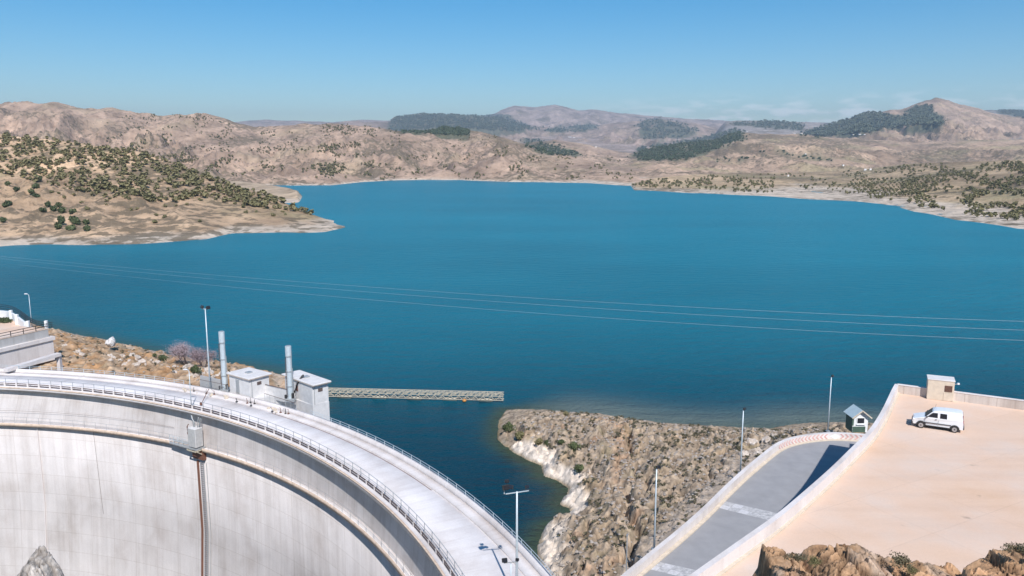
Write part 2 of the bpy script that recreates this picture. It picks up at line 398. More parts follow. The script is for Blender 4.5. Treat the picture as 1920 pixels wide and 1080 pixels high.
# wooded and pink hills in the middle distance
layer([300, 480, 600, 660, 728, 740, 790, 850, 900, 935, 990, 1060, 1110, 1130, 1180, 1240, 1300, 1350, 1400, 1450, 1520],
      [250, 245, 236, 227, 228, 218, 212, 213, 217, 219, 236, 243, 241, 233, 226, 223, 229, 240, 262, 285, 300],
      300, 6800, .4, col=(.40, .29, .23), noise_a=.36, wl_=620, Yf=4200)
# rolling ground between shore and wooded hills
layer([900, 980, 1040, 1100, 1160, 1220, 1300], [275, 268, 262, 270, 284, 292, 300], 318, [2900] * 7, .4, col=(.40, .285, .21), noise_a=.36, wl_=260, Yf=1700)
# bare mountains far away
layer([380, 460, 500, 560, 620, 680, 730, 800, 900, 930, 940, 965, 1000, 1040, 1085, 1110, 1150, 1180, 1240, 1300, 1360, 1440, 1520, 1600, 1680],
      [238, 226, 224, 226, 229, 224, 226, 225, 219, 212, 206, 198.5, 200.5, 195, 206, 205, 210.5, 214, 219, 223, 226, 228, 229, 230, 236],
      250, 9800, .5, col=(.42, .32, .27), noise_a=.34, wl_=1200, Yf=6900)
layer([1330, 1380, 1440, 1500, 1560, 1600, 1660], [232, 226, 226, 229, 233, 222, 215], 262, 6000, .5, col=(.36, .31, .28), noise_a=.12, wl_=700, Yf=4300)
# right hand mountain
layer([1440, 1500, 1530, 1580, 1620, 1650, 1690, 1720, 1755, 1780, 1800, 1850, 1900, 1960, 2100, 2400],
      [262, 252, 243, 226, 212, 208, 203.5, 194, 184, 189, 197, 207, 219, 224, 215, 220],
      300, 4600, .5, col=(.40, .285, .21), noise_a=.35, wl_=500, Yf=2600)
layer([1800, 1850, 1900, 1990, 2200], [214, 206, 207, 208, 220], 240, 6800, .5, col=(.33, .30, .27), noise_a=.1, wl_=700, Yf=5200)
# middle right ridge
layer([1080, 1130, 1170, 1220, 1280, 1340, 1385, 1420, 1500, 1570, 1640, 1720, 1800, 1900, 2100, 2400],
      [312, 304, 293, 277, 268, 262, 247, 250, 252, 258, 262, 268, 262, 262, 250, 250],
      [338, 338, 338, 338, 338, 334, 331, 331, 331, 331, 331, 331, 330, 328, 326, 326],
      2700, .4, col=(.41, .29, .205), noise_a=.34, wl_=330, Yf=[1270, 1270, 1270, 1270, 1280, 1400] + [1500] * 10)
# near right shore
layer([1160, 1190, 1240, 1300, 1400, 1500, 1600, 1660, 1720, 1800, 1920, 2100, 2500],
      [354, 342, 332, 327, 324, 323, 320, 312, 306, 303, 300, 292, 280],
      [355, 357, 359, 362, 366, 372, 377, 383, 396, 411, 427, 450, 480],
      [860, 980, 1150, 1250, 1350, 1400, 1400, 1350, 1250, 1150, 1000, 900, 800], .45, col=(.43, .315, .20), noise_a=.12, wl_=110)

def hill_height(U, Y):
    X = U * Y
    n1 = {}
    best = np.full(U.shape, -8.0); which = np.full(U.shape, -1); tt = np.zeros(U.shape)
    for k, L in enumerate(LAY):
        vs_ = np.interp(U, L['u'], L['vs']); vf = np.interp(U, L['u'], L['vf']); yc = np.interp(U, L['u'], L['yc']); yf = np.interp(U, L['u'], L['yf'])
        wl_ = L['wl']
        # wandering shoreline
        yf = yf * (1 + .012 * gn(X / wl_ * 2.5, X * 0 + k * 3.3, 40 + k)) if yf.min() < 1300 else yf
        yc = np.maximum(yc, yf * 1.12 + 10)
        t = (Y - yf) / (yc - yf)
        tc_ = np.clip(t, 0, 1)
        e = tc_ ** .85
        v = vf + (vs_ - vf) * e
        z = CZ + v * Y
        zc = CZ + vs_ * yc
        z0 = CZ + vf * yf
        z = np.where(t > 1, zc - (Y - yc) * L['back'] * np.clip((Y - yc) / (.25 * (yc - yf) + 1), 0, 1) ** .5, z)
        z = np.where(t < 0, z0 + t * (yc - yf) * .06, z)
        amp = np.maximum(zc - z0, 8) * L['na']
        wx = X + .5 * wl_ * gn(X / wl_ / 1.4, Y / wl_ / 1.4, 70 + k); wy = Y + .5 * wl_ * gn(X / wl_ / 1.4 + 9, Y / wl_ / 1.4, 80 + k)
        rg = ridged(wx / wl_, wy / wl_ * .6, 7, 10 * k + 3, .62) - .42
        env = np.sin(np.pi * np.clip(t, 0, 1) ** .7) * .85 + .15 * np.clip(t, 0, 1)
        env = np.where(t > 1, .15, env) * np.where(t < 0, 0, 1)
        edge = (np.clip((U - L['u'][0]) / .02, 0, 1) * np.clip((L['u'][-1] - U) / .02, 0, 1)) if k not in (0,) else np.clip((L['u'][-1] - U) / .002, 0, 1)
        gl = ridged((X + .35 * wl_ * gn(X / wl_, Y / wl_, 90 + k)) / (wl_ * .3), (Y + .3 * X) / (wl_ * .8), 5, 10 * k + 7, .55) - .42
        z = z + amp * rg * env + amp * .6 * gl * env
        z = np.where(edge < 1, -30 + (z + 30) * edge ** .3, z)
        m = z > best
        best = np.where(m, z, best); which = np.where(m, k, which); tt = np.where(m, t, tt)
    return best, which, tt
NU, NY = 1000, 640
ug = np.linspace(-.95, .95, NU); yg = np.exp(np.linspace(math.log(300), math.log(14000), NY))
U, Y = np.meshgrid(ug, yg, indexing='ij')
HZ, HW, HT = hill_height(U, Y)
X = U * Y
# colour that belongs to the ground: pale drawdown shore, ochre and grey soil, field patches
base = np.array([L['col'] for L in LAY] + [(.4, .33, .27)])[HW]
n = fbm(X / 70, Y / 70, 5, 5); n2 = fbm(X / 260, Y / 260, 4, 15); n3 = ridged(X / 40, Y / 90, 4, 25)
C = base * (1 + .22 * n[..., None]) * (1 + .28 * n2[..., None] * np.array([1, .95, .8]))
C *= (1 + .25 * (n3[..., None] - .4))
gyx = ridged((X + 60 * gn(X / 150, Y / 150, 71)) / 150, Y / 330, 6, 72, .6)
bush = sstep(.0, .35, fbm(X / 14, Y / 20, 4, 73) - .15 + .35 * fbm(X / 300, Y / 300, 3, 74))[..., None] * np.where(HW >= 2, .38, .12)[..., None]
C = C * (1 + .3 * 2.1 * np.clip(gyx - .3, -.5, .5)[..., None]) * (1 - bush) + np.array([.17, .14, .1]) * bush
green = sstep(.05, .35, fbm(X / 180, Y / 120, 4, 55))[..., None] * np.where((HW == 0) | (HW >= 9), .45, .18)[..., None]
C = C * (1 - green) + np.array([.27, .26, .13]) * green
shore = (1 - sstep(.8, 2.6, HZ + 1.2 * n))[..., None] * np.where(Y < 2300, 1, 0)[..., None]
C = C * (1 - shore) + np.array([.60, .50, .40]) * shore
idx = np.arange(NU * NY).reshape(NU, NY)
quads = np.stack([idx[:-1, :-1], idx[1:, :-1], idx[1:, 1:], idx[:-1, 1:]], -1).reshape(-1, 4)
vis = HZ.reshape(-1)[quads].max(1) > -5
quads = quads[vis]
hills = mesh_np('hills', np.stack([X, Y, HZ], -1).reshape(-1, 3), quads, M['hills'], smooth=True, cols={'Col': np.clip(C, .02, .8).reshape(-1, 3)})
tag(hills, kind='structure')
VT = (HZ - CZ) / Y
VM = np.maximum.accumulate(VT, axis=1)
lny = np.log(yg)
def cast(px, py):
    """point where the far terrain meets the sight line of a photograph position"""
    u, v = uv_of(px, py)
    i = (u - ug[0]) / (ug[1] - ug[0]); i0 = int(i)
    if i0 < 0 or i0 >= NU - 1: return None
    f = i - i0; col = VM[i0] * (1 - f) + VM[i0 + 1] * f
    j = int(np.searchsorted(col, v))
    if j <= 0 or j >= NY: return None
    a = (v - col[j - 1]) / max(1e-9, col[j] - col[j - 1])
    y = math.exp(lny[j - 1] + a * (lny[j] - lny[j - 1])); z = CZ + v * y
    if z < .6: return None
    return Vector((u * y, y, z))

# ------------------------------------------------------------------ plants
def leaf_cloud(seed, n, size, rx, rz, lumps=5, flat=.0):
    """many small leaf quads spread through a lumpy crown; base at z=0"""
    r = np.random.RandomState(seed)
    cs = r.normal(size=(lumps, 3)) * np.array([rx * .32, rx * .32, rz * .2]); cs[:, 2] += rz
    rad = r.uniform(.45, .75, lumps)
    k = r.randint(0, lumps, n); d = r.normal(size=(n, 3)); d /= np.linalg.norm(d, axis=1)[:, None]
    p = cs[k] + d * (rad[k] * r.uniform(.55, 1.05, n))[:, None] * np.array([rx, rx, rz])
    p[:, 2] = np.maximum(p[:, 2], .05 * rz)
    a = r.normal(size=(n, 3)); a /= np.linalg.norm(a, axis=1)[:, None]
    b = np.cross(a, d + .3 * r.normal(size=(n, 3))); b /= np.linalg.norm(b, axis=1)[:, None] + 1e-9
    s = size * r.uniform(.6, 1.3, n)[:, None]
    V = np.stack([p - a * s - b * s * .6, p + a * s - b * s * .6, p + a * s + b * s * .6, p - a * s + b * s * .6], 1).reshape(-1, 3)
    return V, np.arange(n * 4).reshape(-1, 4)
def plant_mesh(name, seed, n, size, rx, rz, mat, lumps=5, stem=.12):
    V, Q = leaf_cloud(seed, n, size, rx, rz, lumps)
    s = stem; SV = np.array([(-s, -s, -.6), (s, -s, -.6), (s, s, -.6), (-s, s, -.6), (-s * .6, -s * .6, rz), (s * .6, -s * .6, rz), (s * .6, s * .6, rz), (-s * .6, s * .6, rz)])
    SQ = np.array([(0, 1, 5, 4), (1, 2, 6, 5), (2, 3, 7, 6), (3, 0, 4, 7)]) + len(V)
    me_o = mesh_np(name, np.vstack([V, SV]), np.vstack([Q, SQ]), mat)
    me = me_o.data; me.materials.append(M['trunk'])
    for p in list(me.polygons)[-4:]: p.material_index = 1
    bpy.data.objects.remove(me_o); return me
OLV = [plant_mesh('olive_tree', 100 + i, 170, .26, 1.25, 1.05, M['olive'], 4 + i % 3) for i in range(6)]
GRN = [plant_mesh('evergreen_tree', 200 + i, 220, .28, 1.3, 1.2, M['greenleaf'], 5 + i % 3) for i in range(4)]
def put(name, me, loc, s, label, cat, group=None, sz=None):
    o = bpy.data.objects.new(name, me); COL.objects.link(o); o.location = loc
    o.scale = (s * rnd.uniform(.85, 1.2), s * rnd.uniform(.85, 1.2), (sz or s) * rnd.uniform(.85, 1.15)); o.rotation_euler = (0, 0, rnd.uniform(0, 6.28))
    return tag(o, label, cat, group)
def zoom7(l): return [(a / 3, b / 3 + 180) for a, b in l]
dark_clump = zoom7([(240, 640), (270, 615), (300, 640), (350, 650), (330, 620), (405, 655), (340, 695), (330, 740), (400, 745), (430, 715), (200, 510), (225, 470), (185, 545), (95, 525), (205, 560), (345, 715), (415, 700)])
for x, y in dark_clump:
    c = cast(x, y + 3)
    if c: put('evergreen_tree', rnd.choice(GRN), c - Vector((0, 0, .5)), 1.6, 'large dark green tree in the dense clump low on the sandy left hillside', 'tree', 'dark trees clumped low on the left hillside')
ls = zoom7([(485, 715), (495, 755), (55, 610), (35, 620), (15, 705), (45, 500)])
for x, y in ls:
    c = cast(x, y + 2)
    if c: put('evergreen_tree', rnd.choice(GRN), c - Vector((0, 0, .4)), 1.5, 'lone dark green bush on bare pale slope at lower left hillside', 'tree', 'lone bushes at the foot of the left hill')
hand = zoom7([(130, 415), (170, 440), (255, 430), (245, 445), (155, 465), (190, 510), (455, 600), (490, 635), (415, 555), (360, 570), (290, 540), (330, 545), (600, 590), (600, 610), (925, 578), (1000, 580), (990, 615), (1050, 610), (1120, 580), (1215, 580), (1280, 580), (1335, 578), (1380, 578), (1435, 578), (1370, 625), (1385, 655), (1440, 650), (1550, 630), (1590, 650), (1605, 665), (880, 670), (925, 680), (870, 710), (1125, 705), (770, 635), (740, 640), (865, 575), (930, 620), (1320, 605), (1240, 500), (1245, 540), (1155, 445), (1540, 672), (320, 490), (70, 450), (545, 550), (430, 530), (500, 360), (620, 380), (640, 410), (680, 355), (740, 360), (650, 290), (480, 285), (540, 290), (1080, 435), (1070, 548), (1040, 545), (700, 440), (690, 465)])
ol = []
for x, y in hand: ol.append((x, y + 1.5, rnd.uniform(.95, 1.35)))
def olive_dens(x, y):
    sky_ = np.interp(x, [0, 60, 120, 200, 260, 330, 380, 430, 480, 520, 560, 610, 640], [250, 258, 264, 276, 284, 307, 328, 345, 360, 373, 393, 410, 416])
    bot = np.interp(x, [0, 100, 180, 240, 300, 400, 500, 560, 600], [325, 350, 372, 375, 380, 378, 392, 400, 408])
    if y < sky_ or y > bot: return 0
    d = .72 + .7 * (gn(np.array([x / 45.]), np.array([y / 14. + x / 60.]), 91)[0])
    if y < sky_ + 28: d += .55
    if abs(y - (355 - .0 * x + np.interp(x, [0, 150, 280, 400], [-60, -15, 20, 60]))) < 9: d += .35
    return d
tries = 0
while len(ol) < 274 and tries < 20000:
    tries += 1; x = rnd.uniform(0, 618); y = rnd.uniform(250, 412)
    if rnd.random() < olive_dens(x, y): ol.append((x, y, rnd.choice([.6, .75, .9, 1.0, 1.1, 1.3, 1.55])))
for x, y, s in ol:
    c = cast(x, y)
    if c is None: continue
    put('olive_tree', rnd.choice(OLV), c - Vector((0, 0, .35)), s * .88, 'small round olive tree dotted over the sandy hillside left of the lake', 'tree', 'olive trees on the left hillside')
def scatter(name, label, cat, pts, V0, Q0, mat, smin, smax, kind='stuff', aspect=1.0):
    """one object of many plants no one could count"""
    n = len(pts)
    if n == 0: return None
    r = np.random.RandomState(len(pts)); P0 = np.array([tuple(p) for p in pts]); s = r.uniform(smin, smax, n); a = r.uniform(0, 6.28, n)
    ca, sa = np.cos(a) * s, np.sin(a) * s
    V = np.empty((n, len(V0), 3), np.float32)
    V[:, :, 0] = V0[None, :, 0] * ca[:, None] - V0[None, :, 1] * sa[:, None] + P0[:, None, 0]
    V[:, :, 1] = V0[None, :, 0] * sa[:, None] + V0[None, :, 1] * ca[:, None] + P0[:, None, 1]
    V[:, :, 2] = V0[None, :, 2] * s[:, None] * aspect + P0[:, None, 2]
    Q = Q0[None] + (np.arange(n) * len(V0))[:, None, None]
    o = mesh_np(name, V.reshape(-1, 3), Q.reshape(-1, Q0.shape[1]), mat)
    return tag(o, label, cat, kind=kind)
lowV, lowQ = leaf_cloud(5, 26, .55, 1.3, 1.1, 4)
# remaining shrubs, further off: hillside scrub as stuff
pts = []
for _ in range(9000):
    x = rnd.uniform(0, 618); y = rnd.uniform(250, 412)
    if rnd.random() < olive_dens(x, y) * .22:
        c = cast(x, y)
        if c: pts.append(c - Vector((0, 0, .4)))
zones = [  # x0,x1,y0,y1,count,scale of noise,threshold
    ((600, 700), (190, 330), 1200, .12), ((200, 640), (215, 335), 2600, .16), ((640, 1190), (240, 338), 1500, .2)]
nf = lambda x, y, a, b, s: gn(np.array([x / a]), np.array([y / b]), s)[0]
for (x0, x1), (y0, y1), cnt, th in zones:
    for _ in range(cnt):
        x = rnd.uniform(x0, x1); y = rnd.uniform(y0, y1)
        if nf(x, y, 40., 18., 17) > th + rnd.uniform(-.15, .15):
            c = cast(x, y)
            if c and 900 < c.y < 2300: pts.append(c - Vector((0, 0, .5)))
scatter('hillside_scrub', 'scattered dark scrub bushes over the bare grey ridge behind the olive hill', 'scrub', pts, lowV, lowQ, M['olive'], .9, 2.1)
pts = []
def rdens(x, y):
    sh = np.interp(x, [1160, 1300, 1500, 1640, 1720, 1800, 1920], [350, 357, 366, 374, 390, 404, 416])
    top = np.interp(x, [1160, 1300, 1500, 1600, 1700, 1920], [345, 330, 326, 322, 310, 304])
    if y > sh or y < top: return 0
    d = .25 + 1.0 * nf(x, y, 50., 16., 33)
    if x > 1690 and y < 350: d += .35
    if 1200 < x < 1420: d += .25
    if 1490 < x < 1600 and y < 345: d -= .35
    return d
for _ in range(11000):
    x = rnd.uniform(1180, 1925); y = rnd.uniform(303, 416)
    if rnd.random() < rdens(x, y) * .5:
        c = cast(x, y)
        if c and c.y < 1500: pts.append(c - Vector((0, 0, .3)))
for r_ in range(9):          # orchard rows
    for k in range(20):
        x = 1600 + k * 8 - r_ * 5; y = 340 + r_ * 4.1 - k * .3
        c = cast(x, y)
        if c: pts.append(c)
scatter('shore_scrub', 'olive groves and scrub covering the low hills along the right shore', 'scrub', pts, lowV, lowQ, M['olive'], .9, 1.9)
# far woods
pts = []
def poly_pts(poly, cnt, jitter=0):
    xs = [p[0] for p in poly]; ys = [p[1] for p in poly]; out = []
    for _ in range(cnt):
        x = rnd.uniform(min(xs), max(xs)); y = rnd.uniform(min(ys), max(ys))
        if inpoly(np.array([x]), np.array([y]), poly)[0]:
            if nf(x, y, 22., 7., 61) + .5 * nf(x, y, 7., 3., 62) < rnd.uniform(-.55, -.05): continue
            c = cast(x + rnd.gauss(0, 5), y + rnd.gauss(0, 1.6))
            if c: out.append(c)
    return out
pts += poly_pts([(733, 245), (736, 215), (790, 208), (860, 210), (935, 215), (1000, 240), (960, 246), (880, 240), (800, 242)], 4200)
pts += poly_pts([(1190, 292), (1200, 280), (1290, 265), (1385, 243), (1395, 258), (1350, 275), (1280, 298), (1200, 300)], 5000)
pts += poly_pts([(1500, 252), (1540, 238), (1620, 208), (1700, 222), (1755, 226), (1690, 238), (1600, 250), (1540, 256)], 4200)
pts += poly_pts([(1705, 205), (1735, 198), (1770, 232), (1745, 238), (1710, 225)], 1200)
pts += poly_pts([(1195, 228), (1240, 220), (1310, 245), (1270, 258), (1210, 262)], 900)
pts += poly_pts([(975, 262), (1010, 262), (1060, 280), (1090, 290), (1030, 292), (990, 275)], 700)
pts += poly_pts([(1000, 238), (1060, 240), (1110, 232), (1115, 243), (1040, 248)], 500)
pts += poly_pts([(1370, 232), (1440, 222), (1500, 228), (1510, 244), (1440, 240)], 700)
pts += poly_pts([(1855, 203), (1925, 203), (1925, 219), (1890, 214)], 700)
pineV, pineQ = leaf_cloud(9, 22, 1.6, 3.2, 3.0, 3)
forest_pts = list(pts)
near = [c for c in pts if c.y < 3100]; far = [c for c in pts if c.y >= 3100]
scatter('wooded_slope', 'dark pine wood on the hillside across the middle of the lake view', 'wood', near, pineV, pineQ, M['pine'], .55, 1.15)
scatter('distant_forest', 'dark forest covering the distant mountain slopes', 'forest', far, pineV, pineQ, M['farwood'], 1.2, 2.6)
pts = poly_pts([(745, 246), (800, 243), (835, 233), (880, 233), (872, 254), (830, 252)], 1500)
pts += poly_pts([(1330, 300), (1440, 292), (1440, 296), (1340, 304)], 50) + poly_pts([(1425, 280), (1560, 300), (1560, 303), (1430, 284)], 120)
scatter('ridge_wood', 'small dark wood capping the grey ridge left of centre', 'wood', [c for c in pts if c.y < 3000], pineV, pineQ, M['pine'], .6, 1.1)
forest_pts += pts
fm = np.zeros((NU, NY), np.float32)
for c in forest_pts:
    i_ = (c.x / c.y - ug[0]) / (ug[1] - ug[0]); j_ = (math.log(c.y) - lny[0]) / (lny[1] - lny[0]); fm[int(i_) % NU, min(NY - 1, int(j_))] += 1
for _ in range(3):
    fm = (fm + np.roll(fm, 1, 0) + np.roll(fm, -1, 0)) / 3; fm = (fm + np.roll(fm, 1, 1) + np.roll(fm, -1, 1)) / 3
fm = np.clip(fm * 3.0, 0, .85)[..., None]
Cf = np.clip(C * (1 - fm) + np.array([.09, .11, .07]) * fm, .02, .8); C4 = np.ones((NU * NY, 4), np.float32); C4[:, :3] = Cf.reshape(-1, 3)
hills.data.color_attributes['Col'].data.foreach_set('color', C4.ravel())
# far farmhouses
for i, (x, y, sz, lb) in enumerate([(1068, 257.5, 11, 'white farmhouse on the far slope above the wooded valley'), (1076, 258, 8, 'small white farmhouse right beside the larger one on the far slope'),
        (1117, 276, 7, 'tiny white house low in the hazy far valley'), (1490, 251, 7, 'tiny white house on the ridge left of the village'), (1503, 251.5, 8, 'white house on the ridge at the left end of the village'),
        (1590, 251, 9, 'white village house at left under the mountain'), (1600, 253, 7, 'low white village house second from left under the mountain'), (1612, 252.5, 10, 'broad white village house in the middle under the mountain'),
        (1621, 253, 7, 'white village house at the right end under the mountain'), (1581, 311, 6, 'small white house on the slope above the right orchard'), (1622, 319.5, 8, 'white farm building left of a pair behind the right orchard'),
        (1632, 319, 7, 'white farm building right of a pair behind the right orchard'), (1478, 331, 5, 'little white hut above the right shore groves'), (1510, 290, 6, 'white hut by the hedge line on the right ridge'),
        (1400, 247.5, 7, 'white house on the crest above the dark pine wood')]):
    c = cast(x, y)
    if not c: continue
    h = empty('farmhouse', c - Vector((0, 0, .5)), rnd.uniform(-.5, .5)); tag(h, lb, 'house', 'white houses on the far hills')
    s_ = sz * c.y / 1500 * .5; d = s_ * .6; hh = max(3.2, s_ * .3)
    MB().box((0, 0, hh / 2), (s_, d, hh)).build('wall', M['farwhite'], h)
    MB().add([(-s_ * .53, -d * .56, hh), (s_ * .53, -d * .56, hh), (s_ * .53, d * .56, hh), (-s_ * .53, d * .56, hh), (-s_ * .53, 0, hh * 1.35), (s_ * .53, 0, hh * 1.35)],
             [(0, 1, 5, 4), (2, 3, 4, 5), (0, 4, 3), (1, 2, 5), (3, 2, 1, 0)]).build('roof', M['farroof'], h)

# ------------------------------------------------------------------ near ground
xy = lambda v: (v[0], v[1])
shoreA = [xy(P(x, y, 0)) for x, y in [(933, 823), (948, 839), (964, 849), (986, 861), (1011, 872), (1022, 893), (1042, 900), (1065, 915), (1061, 929), (1050, 945), (1068, 960), (1061, 973), (1024, 989), (1008, 1017), (1008, 1039)]]
backA = [xy(P(x, y, 0)) for x, y in [(1620, 794), (1560, 793), (1500, 795), (1470, 799), (1440, 804), (1390, 803), (1340, 801), (1250, 795), (1180, 786), (1130, 778), (1060, 773), (1000, 769), (950, 769), (934, 790)]]
polyA = backA + shoreA + [(3, 60), (-2, 40), (-2, 20), (120, 20), (120, 110), (70, 112)]
polyB = [(-260, 235), (-160, 206)] + [xy(P(x, y, 0)) for x, y in [(60, 606), (90, 617), (150, 630), (200, 641), (250, 650), (300, 662), (350, 672), (400, 682), (450, 687), (500, 696), (560, 712), (585, 735)]] + [(-36, 112), (-48, 112), (-80, 118), (-150, 118), (-260, 150)]
LZ = 16.4; RZ = 7.0
roadwall = [P(x, y, RZ + .8) for x, y in [(1150, 1092), (1180, 1065), (1300, 969), (1374, 895), (1437, 843), (1459, 828), (1480, 820), (1507, 814.5), (1533, 811.5), (1559, 810), (1590, 811), (1618, 813), (1660, 817)]]
CREV = [(xy(P(a, b, zz_)), xy(P(c_, d_, zz_)), w_, dp_) for a, b, c_, d_, zz_, w_, dp_ in [(1177, 812, 1182, 850, 3.5, .4, 2.0), (1172, 935, 1166, 960, 4.5, .35, 2.2), (1101, 965, 1099, 978, 4, .3, 1.5),
        (1166, 1000, 1170, 1020, 5.5, .3, 2.), (1184, 1005, 1196, 1058, 6, .22, 1.8), (1150, 1045, 1140, 1080, 6, .35, 2.), (1092, 1040, 1100, 1018, 4.5, .2, 1.2), (1274, 918, 1286, 930, 5, .4, 1.4), (1250, 915, 1262, 905, 5, .3, 1.2),
        (1110, 850, 1106, 870, 3.5, .22, 1.), (1120, 885, 1128, 870, 4, .2, .9), (1210, 880, 1216, 910, 5, .2, 1.), (1190, 860, 1194, 890, 4.5, .22, 1.), (1045, 800, 1080, 806, 2.8, .25, .8), (1330, 880, 1336, 900, 5.5, .25, 1.)]]
ORG = [xy(P(*q_)) for q_ in [(1130, 795, 2.8), (1160, 800, 3), (1172, 850, 3.5), (1150, 900, 4)]]; ORG2 = [xy(P(*q_)) for q_ in [(1110, 1035, 5), (1160, 1020, 5.5)]]
def ground_h(x, y):
    inA = inpoly(x, y, polyA); dA = dseg(x, y, polyA, True); dr = dseg(x, y, [xy(p) for p in roadwall])
    inB = inpoly(x, y, polyB); dB = dseg(x, y, polyB, True)
    wob = fbm(x / 3.2, y / 3.2, 3, 301) * 1.3
    cap = 6.5 - .075 * dr - .35 * np.clip(dr - 2, 0, 4) * .5
    cap = np.maximum(cap, 2.6)
    steep = np.where(y > 112, .42, .95)
    hA = cap * (1 - np.exp(-np.clip(dA + wob * .6, 0, None) * steep / cap * 1.15))
    dbk = dseg(x, y, backA)
    hA = np.minimum(hA, .25 + .27 * dbk); rk = np.clip(dbk / 12, .12, 1)
    capB = 5.6 + 0 * x
    hB = capB * (1 - np.exp(-np.clip(dB + wob * .5, 0, None) * .42 / capB * 1.1))
    # crags: tilted slabs with cracks
    cr_ = ridged(x / 4.5 + .3 * y / 9, y / 9., 5, 311, .6) - .4
    st = fbm(x / 1.1, y / 2.2, 6, 321, .68)
    qx = x / 2.2 + .5 * gn(x / 3, y / 3, 331); qy = y / 3.4 + .5 * gn(x / 3 + 5, y / 3, 332)
    wx_ = x + .5 * gn(x / 1.6, y / 1.6, 334); wy_ = y + .5 * gn(x / 1.6 + 7, y / 1.6, 335)
    b1, e1, id1 = slabs(wx_ / 1.9, wy_ / 3.2, 336, .9); b2, e2, id2 = slabs(wx_ / .75, wy_ / 1.15, 346, .9)
    blk = (id1 - .5) * .6 + (id2 - .5) * .6; crk_ = (1 - sstep(.0, .10, e1)) + .6 * (1 - sstep(0, .12, e2))
    rough = cr_ * .95 + st * .6 + b1 * .5 + b2 * .36 - .4 * crk_
    nearr = np.clip(dr / 5, 0.05, 1)
    gully = -1.6 * np.exp(-((x - (10.5 + .10 * (y - 60) + 1.2 * gn(y / 6, y * 0, 341))) / .5) ** 2) * (np.abs(y - 72) < 14)
    for (ax, ay), (bx, by), wd, dp in CREV:
        gully = gully - dp * np.exp(-(dseg(x + .35 * gn(x / 1.1, y / 1.1, 351), y, [(ax, ay), (bx, by)]) / wd) ** 2)
    z = -3 + 0 * x
    z = np.where(inA, hA + (rough * nearr * rk + gully) * np.clip(dA / 1.5, .12, 1) * .95, z)
    z = np.where(inB, hB + rough * .9 * np.clip(dB / 4, .1, 1), z)
    out = ~(inA | inB)
    d = np.minimum(dA, dB)
    z = np.where(out, -.06 - .4 * d, z)
    return np.maximum(z, -6), dA, dB, inA, inB, crk_, blk, dr
from math import floor
def c_in(x, y):  # inside the road or the raised lot
    return inpoly(x, y, [xy(p) for p in roadwall] + [(60, 92), (80, 60), (60, 20), (0, 44)])
